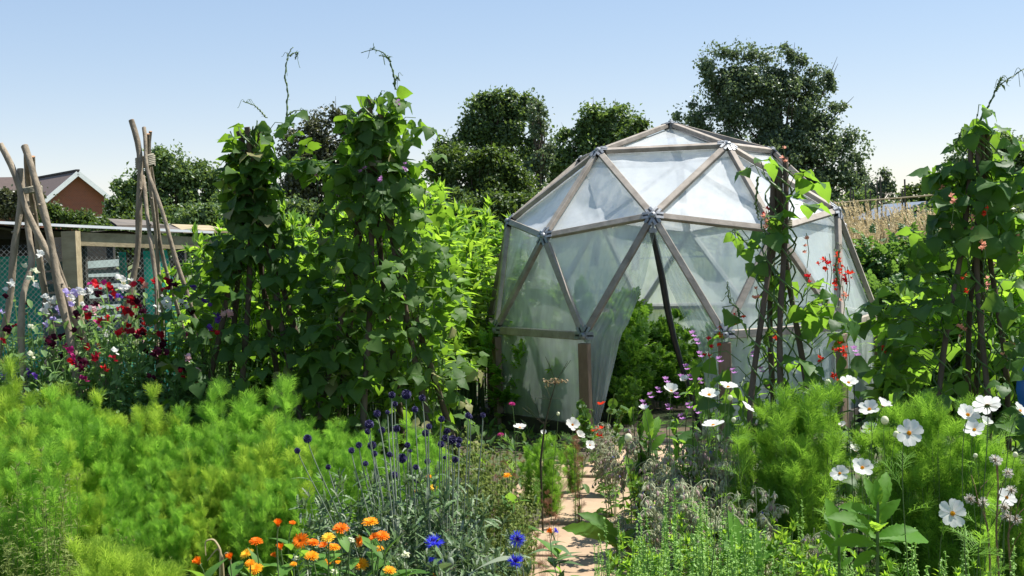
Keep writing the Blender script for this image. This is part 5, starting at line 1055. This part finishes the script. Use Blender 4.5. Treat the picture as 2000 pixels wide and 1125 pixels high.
# cornflowers
def cornflower(seed):
    g = Geo(); R = np.random.default_rng(seed)
    for k in range(13):
        a = k * 2 * PI / 13 + R.uniform(-.1, .1); el = R.uniform(.15, .75); d = np.array([math.cos(a) * math.cos(el), math.sin(a) * math.cos(el), math.sin(el)]); fr = frames(d)[0]; L = R.uniform(.62, .8)
        g.curves(np.array([[0, 0, 0], d * L * .5, d * L * .75]), [[.03, .045, .10]], 5, 0, R.uniform(0, 1))
        for j in range(6):
            b = j * 2 * PI / 6; s_ = fr[:, 0] * math.cos(b) + fr[:, 2] * math.sin(b); q = d * L * .72 + s_ * .09; e = d * (L + R.uniform(.15, .3)) + s_ * R.uniform(.2, .3); w_ = np.cross(d, s_) * .055
            g.add([q - w_, q + w_, e], [[0, 1, 2]], 0, R.uniform(0, 1))
    n = 34; d = nrm(R.normal(size=(n, 3)) * [.5, .5, .2] + [0, 0, .8]); g.curves(np.stack([d * .05, d * .28, d * .48], 1), [.02, .022, .012], 4, 1, .5)
    g.ball((0, 0, -.16), .14, 10, 6, 2, .5, (1, 1, 1.5)); return g.mesh('cornflower_head', [M['blue'], M['blue_mid'], M['stem_grey']])
cf = [cornflower(s_) for s_ in (1, 2, 3)]
for px, py, w, f, lb in ((848, 1063, 46, (0, .35, .9), 'large blue cornflower right of the marigolds'), (850, 1089, 34, (-.1, .1, -.5), 'darker blue cornflower hanging under the large one'), (1010, 1053, 38, (.1, .95, .3), 'blue cornflower facing forward beside the path, upper of two'), (1006, 1099, 42, (0, .4, .85), 'blue cornflower near the path at the bottom, lower of two'), (1085, 1037, 15, (.6, .3, .5), 'tiny blue cornflower touching the small orange bud by the path')):
    D = 3.15 if w > 20 else 4.15; t, b, p = fl_thing('cornflower', lb, 'flower', 'blue cornflowers', px, py, D, .06, 0); n = nrm(np.array([f[0], -f[1], f[2]])); sz = w * D / F0 / 2; stalk(t, b, p - n * sz * .3, n, .0017, 'stem_grey', .06, 9, T_lance, .1, 'thistle_leaf'); head(t, cf[int(RN.integers(3))], p - b, n, sz)
t, b, p = fl_thing('cornflower_bud', 'scaly grey cornflower bud right of the large cornflower', 'flower bud', None, 880, 1098, 3.15); stalk(t, b, p, [0, 0, 1], .0016, 'stem_grey', .04); g = Geo().ball(p, .011, 10, 7, 0, .5, (.85, .85, 1.3)); g.build('bud', M['stem_grey'], t, True)

# globe thistles
def globe(seed):
    g = Geo(); R = np.random.default_rng(seed); g.ball((0, 0, 0), .78, 14, 9, 0, .2); n = 300; k = np.arange(n) + .5; ph = np.arccos(1 - 2 * k / n); th = PI * (1 + 5 ** .5) * k; d = np.stack([np.cos(th) * np.sin(ph), np.sin(th) * np.sin(ph), np.cos(ph)], 1)
    spT = (np.array([[-.1, 0, 0], [.1, 0, 0], [0, 0, .14], [.0, .36, .03]]), np.array([[0, 1, 3], [1, 2, 3], [2, 0, 3]]))
    g.scatter(spT, d * .72, frames(d + R.normal(size=(n, 3)) * .12), 1. * R.uniform(.8, 1.1, n), 0, R.uniform(0, 1, n)); return g.mesh('globe_head', M['globe'])
gl = [globe(s_) for s_ in (1, 2, 3)]
GLB = [(522, 506, 38), (435, 607, 27), (697, 745, 24), (893, 605, 28), (956, 560, 29), (1012, 716, 25), (1043, 384, 40), (1031, 444, 28), (1066, 563, 39), (1088, 633, 27), (1109, 293, 32), (1199, 282, 20), (1151, 435, 30), (1235, 137, 31), (1260, 212, 25), (1357, 133, 43), (1490, 161, 29), (1430, 258, 28), (1273, 421, 32), (1322, 672, 43), (1366, 560, 27), (1437, 747, 26), (1447, 857, 28), (1256, 812, 32), (1519, 459, 33), (1548, 403, 27), (1535, 698, 28), (1654, 341, 29), (1703, 440, 27), (1684, 500, 28), (1745, 515, 40), (1802, 520, 30), (1650, 553, 30), (1797, 562, 22), (1680, 665, 17), (1770, 683, 29), (1880, 310, 28), (1894, 320, 22), (1215, 640, 25), (1390, 608, 16), (2004, 307, 24)]
GP_ = [(480 + x / 4.327, 740 + y / 4.327, r / 4.327) for x, y, r in GLB]
gw = place_words(GP_, [(0, 800, 'of the topmost heads'), (800, 832, 'of the second tier of heads'), (832, 856, 'of the third tier of heads'), (856, 880, 'of the fourth tier of heads'), (880, 1000, 'of the lowest heads')])
for (px, py, r), wd in zip(GP_, gw):
    D = 4.55 + U(-.2, .35); bx = (px + (795 - px) * .55 if px < 795 else px + (850 - px) * .35) - px; t, b, p = fl_thing('globe_thistle', '%s globe thistle, %s' % ('large dark purple' if r > 7.9 else ('small blue-purple' if r < 6 else 'dark purple'), wd), 'flower', 'globe thistles', px, py, D, bx * D / F0 * 1.1, U(-.2, .05))
    stalk(t, b, p, np.array([-bx * .002, 0, 1.]), .0024, 'stem_grey', .03, 3, T_lobe, .07, 'thistle_leaf'); head(t, gl[int(RN.integers(3))], p - b, [U(-.2, .2), U(-.2, .2), 1], r * D / F0)

# ------------------------------------------------------------------ foliage of the front bed
pr = [leafy('thistle_clump', 'grey-green toothed thistle foliage under the globe heads', 'plant', 'grey leaved clumps in the front bed', 1., .24, 12, 300, T_lobe, .15, 'thistle_leaf', 'stem_grey', t0=.05, updir=.2, droop=.1, szt=.4, smooth=True) for _ in range(3)]
plant_many(pr, [(px + U(-12, 12), D, hs(D, ty + U(-15, 15), px)) for px, D, ty in ((650, 4.9, 930), (700, 4.7, 915), (750, 4.8, 900), (800, 4.7, 905), (850, 4.8, 900), (905, 4.7, 905), (690, 4.3, 985), (745, 4.3, 975), (800, 4.25, 965), (855, 4.3, 965), (910, 4.3, 960), (960, 4.3, 975), (820, 3.8, 1040), (880, 3.8, 1035), (940, 3.8, 1040), (990, 4.0, 1020), (760, 3.9, 1060), (900, 3.5, 1080), (970, 3.5, 1085), (620, 4.5, 1000))])
for q in pr: drop(q)
pr = [leafy('wispy_toadflax', 'wispy olive green seeding plant between thistles and path', 'plant', 'wispy olive plants beside the path', 1., .15, 30, 420, T_oval, .03, 'olive', 'olive', t0=.2, updir=1., sw=.0022) for _ in range(3)]
plant_many(pr, [(px + U(-8, 8), D, hs(D, ty + U(-15, 15), px)) for px, D, ty in ((905, 5.3, 850), (930, 5.2, 835), (955, 5.3, 850), (985, 5.2, 890), (1010, 5.1, 920), (1030, 5.3, 930), (960, 4.9, 900), (1000, 4.8, 950), (1030, 4.7, 980), (925, 4.9, 880), (1015, 4.5, 1020), (990, 4.4, 1030))])
for q in pr: drop(q)
pr = [leafy('bronze_seedling', 'x', 'plant', 'red-brown feathery plants by the path', 1., .10, 8, 70, T_f2, .08, 'bronze', 'bronze', sw=.002)]
plant_many(pr, [(1000, 6.2, hs(6.2, 880, 1000)), (970, 6.3, hs(6.3, 890, 970)), (1080, 5.4, hs(5.4, 955, 1080)), (1132, 6.2, hs(6.2, 838, 1132)), (1062, 4.6, hs(4.6, 1040, 1062))], ['reddish feathery plant at the dome base, right one', 'reddish feathery plant at the dome base, left one', 'brown feathery plant at the left edge of the path', 'reddish wisps among the white cosmos by the dome', 'brown feathery plant low at the path, near the front'])
for q in pr: drop(q)
pr = [leafy('weed_seedling', 'x', 'weed', 'thin weeds in front of the left hedge', 1., .16, 10, 150, T_lobe, .09, 'olive', 'olive', sw=.002, updir=.5, szt=.6)]
plant_many(pr, [(28, 5.0, hs(5.0, 905, 28)), (95, 4.9, hs(4.9, 880, 95)), (150, 5.0, hs(5, 900, 150)), (120, 4.6, hs(4.6, 990, 120)), (60, 4.5, hs(4.5, 1010, 60)), (335, 4.6, hs(4.6, 1085, 335)), (10, 4.4, hs(4.4, 1050, 10)), (255, 4.7, hs(4.7, 1030, 255))], ['thin olive weed at the far left of the hedge', 'thin olive weed before the hedge, tallest', 'thin olive weed before the hedge, right of the tallest', 'toothed weed at lower left, before the hedge', 'toothed weed at lower left, nearer the edge', 'low weed right of the yellow-green seedlings', 'weed in the bottom left corner', 'weed with small pale heads behind the seedlings'])
for q in pr: drop(q)
# borage
spin = Geo(); spin.curves(np.array([[0, 0, 0], [0, .35, 0], [0, .7, 0], [0, 1., 0]]), [[.06, .24, .2, .03]], 5); SPT = (np.concatenate(spin.v), np.concatenate(spin.f))
def borage(seed):
    t = thing('borage', 'x', 'plant', (0, 0, 0), 'borage plants beside the path'); P = arch_stems(9, .95, .22); g = Geo(); g.curves(P, np.linspace(.005, .002, 7)[None].repeat(9, 0), 5)
    n = 76; p, d, tt = on_curves(P, n, .55, 1.); a = rdir(n); a[:, 2] = np.abs(a[:, 2]) * .6; s_ = np.linspace(0, 1, 8); L = U(.08, .16, n); Q = p[:, None] + a[:, None] * (L[:, None] * s_)[..., None] + np.array([0, 0, 1.])[None, None] * (.09 * (s_ * 1.3 - 1.5 * s_ ** 2))[None, :, None]
    g.curves(Q, .0018, 4); g.build('stem', M['borage_bud'], t)
    m = n * 13; ci = np.repeat(np.arange(n), 13); fi = RN.integers(2, 8, m); q = Q[ci, fi]; dd = nrm(rdir(m) * .5 + [0, 0, -.9]); q2 = q + dd * .018
    g = Geo(); g.curves(np.stack([q, q + (dd + [0, 0, .8]) * .008, q2], 1), .0009, 3, 0, .4); g.scatter(SPT, q2, frames(dd), .030 * U(.6, 1.2, m)); n3 = m * 2; ii = RN.integers(0, m, n3); h = nrm(rdir(n3)); c0 = q2[ii] + dd[ii] * .008; g.ribbons(np.stack([c0, c0 + h * .012], 1), np.array([[.0006, .0003]]), nrm(np.cross(h, rdir(n3))), 0, .3); g.build('buds', M['borage_bud'], t)
    n = 12; ids = RN.integers(0, m, n); g = Geo()
    st = radial(5, leafT([.1, .22, .14, .01], .1, 0.), .2); g.scatter(st, q2[ids], frames(rdir(n) + [0, -.6, 0]), .014); g.build('star_flowers', M['starblue'], t)
    n = 40; p, d, tt = on_curves(P, n, .05, .7); a = rdir(n); a[:, 2] *= .3; g = Geo().scatter(T_broad, p, frames(nrm(a + [0, 0, .15])), .17 * U(.6, 1.2, n) * (1 - .5 * tt)); g.build('leaves', M['borage_leaf'], t, True); return t
pr = [borage(i) for i in range(3)]
bl = ['grey-mauve borage plant at the path edge, farthest from the camera', 'grey-mauve borage drooping over the paving, nearest the dome', 'borage plant under the resting white cosmos', 'borage plant at the middle of the clump', 'borage plant right of the middle, touching the feathery mound', 'borage plant at the back of the clump', 'low borage spray lying over the middle paving slab', 'borage plant before the clump, lower left', 'borage plant below the feathery mound', 'borage plant at the front of the clump', 'low borage between feathery mound and broad leaved weed', 'small borage at the door threshold', 'borage plant behind the light green spikes, left', 'borage plant behind the light green spikes, right']
plant_many(pr, [(1205, 6.3, .62), (1240, 5.9, .68), (1395, 5.2, hs(5.2, 800, 1395)), (1340, 5.1, hs(5.1, 810, 1345)), (1455, 5.0, hs(5, 835, 1450)), (1290, 5.5, hs(5.5, 800, 1300)), (1255, 5.0, hs(5, 945, 1255)), (1320, 4.6, hs(4.6, 880, 1320)), (1490, 4.5, hs(4.5, 930, 1490)), (1390, 4.5, hs(4.5, 870, 1390)), (1580, 4.2, hs(4.2, 1010, 1580)), (1190, 6.9, .5), (1290, 4.4, hs(4.4, 990, 1290)), (1440, 4.3, hs(4.3, 960, 1440))], bl)
for q in pr: drop(q)
# mallow
T_m5 = radial(5, leafT([.08, .25, .34, .2], .1, -.15), .25)
for px, D, fl, lb in ((1352, 5.7, [(1352, 650), (1360, 665), (1366, 690), (1348, 735), (1366, 742), (1340, 715)], 'tall thin mallow with lilac flowers in the doorway'), (1312, 5.6, [(1300, 740), (1330, 735), (1305, 793), (1320, 770)], 'mallow with lilac flowers left of the tall one'), (1262, 5.6, [(1270, 770), (1255, 785), (1285, 760)], 'mallow with lilac flowers nearest the left door flap'), (1475, 5.4, [(1480, 670), (1470, 690), (1500, 755), (1485, 720)], 'mallow with purple flowers between dark bean poles'), (1672, 5.3, [(1675, 695), (1680, 712), (1668, 680)], 'dark stemmed mallow before the right riser film'), (1420, 5.5, [(1405, 700), (1432, 722), (1415, 745)], 'mallow low at the right door flap'), (1355, 5.2, [(1345, 790), (1362, 801), (1330, 812)], 'low mallow just above the borage')):
    top = min(y for _, y in fl); h = at(px, top, D)[2]; c = np.array([gx(px, D), D, 0.]); t = thing('mallow', lb, 'plant', c, 'mallows before the dome'); P = arch_stems(6, h, .13) + c; g = Geo(); g.curves(P, np.linspace(.004, .0015, 7)[None].repeat(6, 0), 4)
    n = 90; p, d, tt = on_curves(P, n, .2, 1); g.build('stem', M['stem_dark'], t); g = Geo().scatter(T_tom if 0 else T_broad, p, frames(nrm(rdir(n) + [0, 0, .1])), .07 * U(.5, 1.2, n)); g.build('leaves', M['bean_r'], t)
    for x, y in fl: o = Geo().scatter(T_m5, [at(x, y, D - .05), at(x + 3, y + 7, D - .03)], frames([[U(-.5, .5), -.8, .6], [U(-.8, .8), -.5, -.1]]), .017); o.build('flower', M['mallow'], t)
# low leafy weeds between them
pr = [leafy('low_weed', 'low light green leafy weed filling the right foreground under the borage', 'weed', 'low weeds in the right foreground', 1., .35, 16, 420, T_lance, .13, 'arti', 'stem', t0=.05, updir=.4, szt=.4, sw=.004) for _ in range(3)]
plant_many(pr, [(px + U(-15, 15), D, hs(D, ty + U(-20, 20), px)) for px, D, ty in ((1230, 4.1, 1065), (1290, 4.2, 1040), (1350, 4.3, 1020), (1410, 4.2, 1020), (1470, 4.2, 1015), (1530, 4.1, 1030), (1590, 4.0, 1050), (1400, 5.1, 930), (1460, 5.0, 945), (1290, 5.3, 900), (1530, 4.3, 1000), (1650, 4.0, 1050), (1600, 3.7, 1080), (1900, 3.9, 1080))])
for q in pr: drop(q)
# light green spikes
pr = []
for _ in range(4):
    t = thing('green_spike_weed', 'light green weed with thin leafy spikes along the bottom right', 'weed', (0, 0, 0), 'light green spiky weeds along the front'); P = arch_stems(5, 1., .11); g = Geo(); g.curves(P, .0022, 4); g.build('stem', M['reseda'], t)
    g = Geo(); n = 650; p, d, tt = on_curves(P, n, .25, 1.); a = rdir(n); g.scatter(T_oval, p, frames(nrm(a + d * .5)), .022 * U(.6, 1.3, n) * (1.15 - .5 * tt)); n = 70; p, d, tt = on_curves(P, n, .1, .7); g.scatter(T_lance, p, frames(nrm(rdir(n) + [0, 0, .5])), .06 * U(.5, 1.2, n)); g.build('leaves', M['reseda'], t); pr.append(t)
spots = []
for _ in range(34):
    px = U(1195, 1640); D = U(3.5, 4.4); ty = U(960, 1075) if px > 1290 else U(1010, 1085); ty = ty - (30 if 1380 < px < 1480 else 0); spots.append((px, D, hs(D, ty, px)))
spots += [(1285, 3.9, hs(3.9, 940, 1285)), (1325, 3.9, hs(3.9, 925, 1325)), (1170, 4.4, hs(4.4, 1035, 1170)), (1215, 4.2, hs(4.2, 1000, 1215)), (1785, 3.4, hs(3.4, 985, 1785)), (1850, 3.5, hs(3.5, 1040, 1850)), (1890, 3.4, hs(3.4, 1060, 1890)), (1920, 3.5, hs(3.5, 1025, 1920)), (1955, 3.4, hs(3.4, 1070, 1955)), (1990, 3.5, hs(3.5, 1060, 1990)), (1720, 3.4, hs(3.4, 1085, 1720)), (1660, 3.5, hs(3.5, 1080, 1660))]
plant_many(pr, spots)
for q in pr: drop(q)
# broad leaved weed
def broadweed(label, px, D, leaves, top, bot=1125):
    c = np.array([gx(px, D), D, 0.]); t = thing('broad_leaved_weed', label, 'plant', c, 'broad leaved plants at the front'); tp = at(top[0], top[1], D); s_ = np.linspace(0, 1, 10)[:, None]; g = Geo(); g.curves(c * (1 - s_) + tp * s_, np.linspace(.008, .004, 10), 7); g.build('stem', M['stem'], t, True)
    P = []; Dd = []; L = []; up = []
    for (x0, y0, x1, y1, dy) in leaves:
        a, b = at(x0, y0, D), at(x1, y1, D + dy); P.append(a); Dd.append(b - a); L.append(np.linalg.norm(b - a) * 1.05); up.append([U(-.3, .3), -.55, .8])
    Tb = leafT([.05, .08, .13, .12, .17, .155, .195, .175, .20, .17, .175, .13, .12, .06, .01], .35, .34, .10); g = Geo().scatter(Tb, P, frames(np.array(Dd) + [0, 0, .02], np.array(up)), L); g.build('leaves', M['bigleaf'], t, True)
z_ = lambda x, y: (1450 + x / 2.647, 700 + y / 2.647)
bl_ = [(700, 780, 645, 625, .02), (705, 780, 765, 595, .03), (702, 760, 706, 650, -.02), (690, 810, 512, 765, .02), (688, 885, 500, 808, -.05), (698, 868, 800, 740, -.02), (690, 935, 585, 870, .05), (690, 965, 515, 945, -.06), (705, 920, 895, 888, -.02), (705, 935, 985, 905, .06), (700, 960, 805, 1005, -.05), (690, 1000, 600, 1075, -.05), (700, 1010, 790, 1090, .05), (690, 900, 720, 820, -.1), (696, 840, 640, 770, .08)]
broadweed('bright broad leaved weed standing in front at lower right', 1711, 3.3, [z_(a, b) + z_(c, d) + (e,) for a, b, c, d, e in bl_], z_(700, 740))
broadweed('broad leaved weed, smaller, just left of the bright one', 1640, 3.45, [z_(a, b) + z_(c, d) + (e,) for a, b, c, d, e in ((500, 935, 460, 742, 0), (505, 960, 440, 800, .05), (510, 1060, 430, 912, 0), (505, 1000, 560, 900, .04), (505, 1050, 400, 1040, 0), (508, 1080, 580, 1040, 0))], z_(500, 910))
broadweed('low broad crinkled leaves overhanging the paving', 1205, 4.9, [(1205, 1062, 1108, 1018, .05), (1208, 1050, 1150, 1000, -.05), (1205, 1075, 1240, 1035, 0), (1205, 1080, 1190, 1120, -.05), (1208, 1070, 1165, 1040, .08), (1212, 1065, 1260, 1060, .1)], (1206, 1055))
broadweed('large pale green leaf standing up behind the spiky weeds', 1455, 4.1, [(1450, 1120, 1445, 1010, 0), (1456, 1125, 1480, 1030, .05), (1450, 1125, 1420, 1040, .05), (1456, 1130, 1500, 1075, 0)], (1453, 1100))
broadweed('bright borage-like leaves standing at the right side of the path', 1245, 5.6, [(1246, 960, 1232, 895, 0), (1246, 970, 1260, 905, .05), (1246, 980, 1275, 930, 0), (1246, 975, 1225, 930, .05), (1248, 985, 1300, 950, 0)], (1246, 950))
broadweed('dark upright leaf poking above the borage', 1268, 5.4, [(1270, 855, 1262, 800, 0), (1270, 860, 1290, 815, .03), (1272, 880, 1300, 850, 0)], (1270, 850))
# spent stems at right, nasturtium, zinnias, dead umbel, dry blades
for i, (pts, lb) in enumerate((([(1952, 1125), (1945, 1040), (1950, 960), (1948, 900)], 'dry branching seed stem at right, leftmost'), ([(1975, 1125), (1968, 1040), (1985, 1015)], 'dry seed stem with a fluffy round head at the right edge'), ([(1935, 1125), (1930, 1030), (1915, 985), (1895, 975)], 'dry seed stem arching left below the white cosmos'))):
    D = 3.45; P = np.array([at(x, y, D) for x, y in pts]); c = np.array([P[0][0], D, 0.]); t = thing('seed_stem', lb, 'dried plant', c, 'dried seed stems at right'); P = np.vstack([c, P]); s_ = np.linspace(0, len(P) - 1, 30); Q = np.stack([np.interp(s_, range(len(P)), P[:, k]) for k in range(3)], 1)
    for _ in range(4): Q[1:-1] = .25 * Q[:-2] + .5 * Q[1:-1] + .25 * Q[2:]
    g = Geo(); g.curves(Q, np.linspace(.004, .002, 30), 5); tips = [Q[-1]]
    for k in (14, 17, 20, 23, 26): e = Q[k] + rdir(1)[0] * [.06, .04, .02] + [0, 0, .07]; g.curves(np.array([Q[k], (Q[k] + e) / 2 + [0, 0, .01], e]), .0015, 4); tips.append(e)
    g.build('stem', M['dead'], t, True)
    for q in tips[:(5, 1, 3)[i]]: n = 70; d = rdir(n); g = Geo(); g.ball(q, .007, 8, 5, 1); g.ribbons(np.stack([q + d * .004, q + d * .017 * U(.8, 1.1, (n, 1))], 1), np.array([[.0008, .0014]]), nrm(np.cross(d, rdir(n))), 0, U(0, 1, n)); g.build('seed_head', [M['seed'], M['dead']], t)
c = np.array([gx(1175, 7.9), 7.9, 0.]); t = thing('nasturtium', 'scarlet nasturtium at the foot of the dome door post', 'plant', c, None); P = arch_stems(14, .5, .2) + c; g = Geo(); g.curves(P, .003, 4); g.build('stem', M['stem'], t); n = 120; p, d, tt = on_curves(P, n, .2, 1); disc = radial(8, leafT([.02, .2, .36, .38], 0, 0), 0); g = Geo().scatter(disc, p, frames(rdir(n) + [0, -.3, 0], [[0, -.4, 1.]]), .03 * U(.6, 1.2, n)); g.build('leaves', M['bean_r'], t)
for x, y in ((1163, 842), (1172, 838), (1178, 848), (1182, 856), (1170, 852), (1175, 790)): Geo().scatter(T_m5, [at(x, y, 7.75)], frames([[U(-.4, .4), -.8, .4]]), .035).build('flower', M['scarlet'], t)
for px, py, lb in ((1000, 789, 'small crimson zinnia against the dome film, upper'), (978, 849, 'small crimson zinnia against the dome film, lower')):
    t, b, p = fl_thing('zinnia', lb, 'flower', 'crimson zinnias before the dome', px, py, 6.5); stalk(t, b, p, [0, 0, 1], .002, 'stem', .04, 6, T_lance, .07, 'weed'); head(t, mg['orange', 0], p - b, [0, -.3, 1], .018).data = (lambda me: (me.materials.clear(), me.materials.append(M['magenta']), me)[2])(mg['orange', 0].copy())
D = 6.; P = np.array([at(x, y, D) for x, y in ((1058, 960), (1056, 900), (1064, 830), (1076, 780), (1086, 745))]); c = np.array([P[0][0], D, 0.]); t = thing('dead_umbel', 'tall blackened dead stem with a dry flat head before the dome', 'dried plant', c); g = Geo(); g.curves(np.vstack([c, P]), [[.006, .006, .006, .005, .004, .002]], 6)
for k in range(16): a = rdir(1)[0] * [.10, .06, .05] + [0, 0, .05]; q = P[1 + k % 4]; g.curves(np.array([q, q + a * .6, q + a * 1.6]), .0012, 3)
g.build('stem', M['stem_dark'], t, True); g = Geo(); n = 50; g.scatter(T_oval, P[-1] + RN.normal(size=(n, 3)) * [.035, .02, .01], frames(rdir(n)), .018); g.build('seed_head', M['dead'], t)
D = 3.9; t = None
for k, (pts, lb) in enumerate((([(430, 1125), (432, 1075), (418, 1052), (400, 1056), (402, 1085)], 'dry straw blade arching over at bottom left of the marigolds'), ([(437, 1125), (434, 1085), (425, 1070), (405, 1095)], 'dry bent straw blade beside the arching one'), ([(455, 1125), (450, 1095), (445, 1078), (437, 1082), (436, 1100)], 'thin dry blade right of the arching straw'))):
    P = np.array([at(x, y, D) for x, y in pts]); c = np.array([P[0][0], D, 0.]); t = thing('dry_blade', lb, 'dried plant', c, 'dry bent blades'); P = np.vstack([c, P]); s_ = np.linspace(0, len(P) - 1, 40); Q = np.stack([np.interp(s_, range(len(P)), P[:, j]) for j in range(3)], 1)
    for _ in range(6): Q[1:-1] = .25 * Q[:-2] + .5 * Q[1:-1] + .25 * Q[2:]
    g = Geo(); g.curves(Q, np.linspace(.006 - k * .0015, .0015, 40), 4); g.build('blade', M['straw'], t)
# ground cover
n = 26000; x = U(-4, 5, n); y = U(2.6, 12, n); keep = (np.abs(x - pathc(y)) > .40) | (U(0, 1, n) < .05); keep &= ~(((x - DX) ** 2 + (y - DY) ** 2 < 1.5 ** 2) & (U(0, 1, n) < .5)); x = x[keep]; y = y[keep]; n = len(x); den = noise3(np.stack([x, y, 0 * x], 1), 1.8) + U(-.5, .8, n); k_ = den > .0; x = x[k_]; y = y[k_]; n = len(x)
P = np.stack([x, y, U(.0, .09, n)], 1); g = Geo().scatter(T_lance, P, frames(nrm(rdir(n) + [0, 0, .6])), .09 * U(.4, 1.2, n)); tag(g.build('ground_cover', M['weed']), 'low green weeds covering the soil between the plants', 'ground cover', None, 'stuff')
n = 30000; x = U(-25, 25, n); y = 12 + 30 * U(0, 1, n) ** 1.6; P = np.stack([x, y, 0 * x], 1); d = nrm(rdir(n) * .4 + [0, 0, 1.]); L = U(.12, .5, n)[:, None]; s0 = P; g = Geo(); g.ribbons(np.stack([s0, s0 + d * L * .6, s0 + d * L + rdir(n) * .05], 1), np.array([[.008, .006, .001]]), nrm(rdir(n) * [1, 1, .1]), 0, U(0, 1, n)); tag(g.build('grass', M['grass']), 'rough long grass beyond the garden beds', 'grass', None, 'stuff')
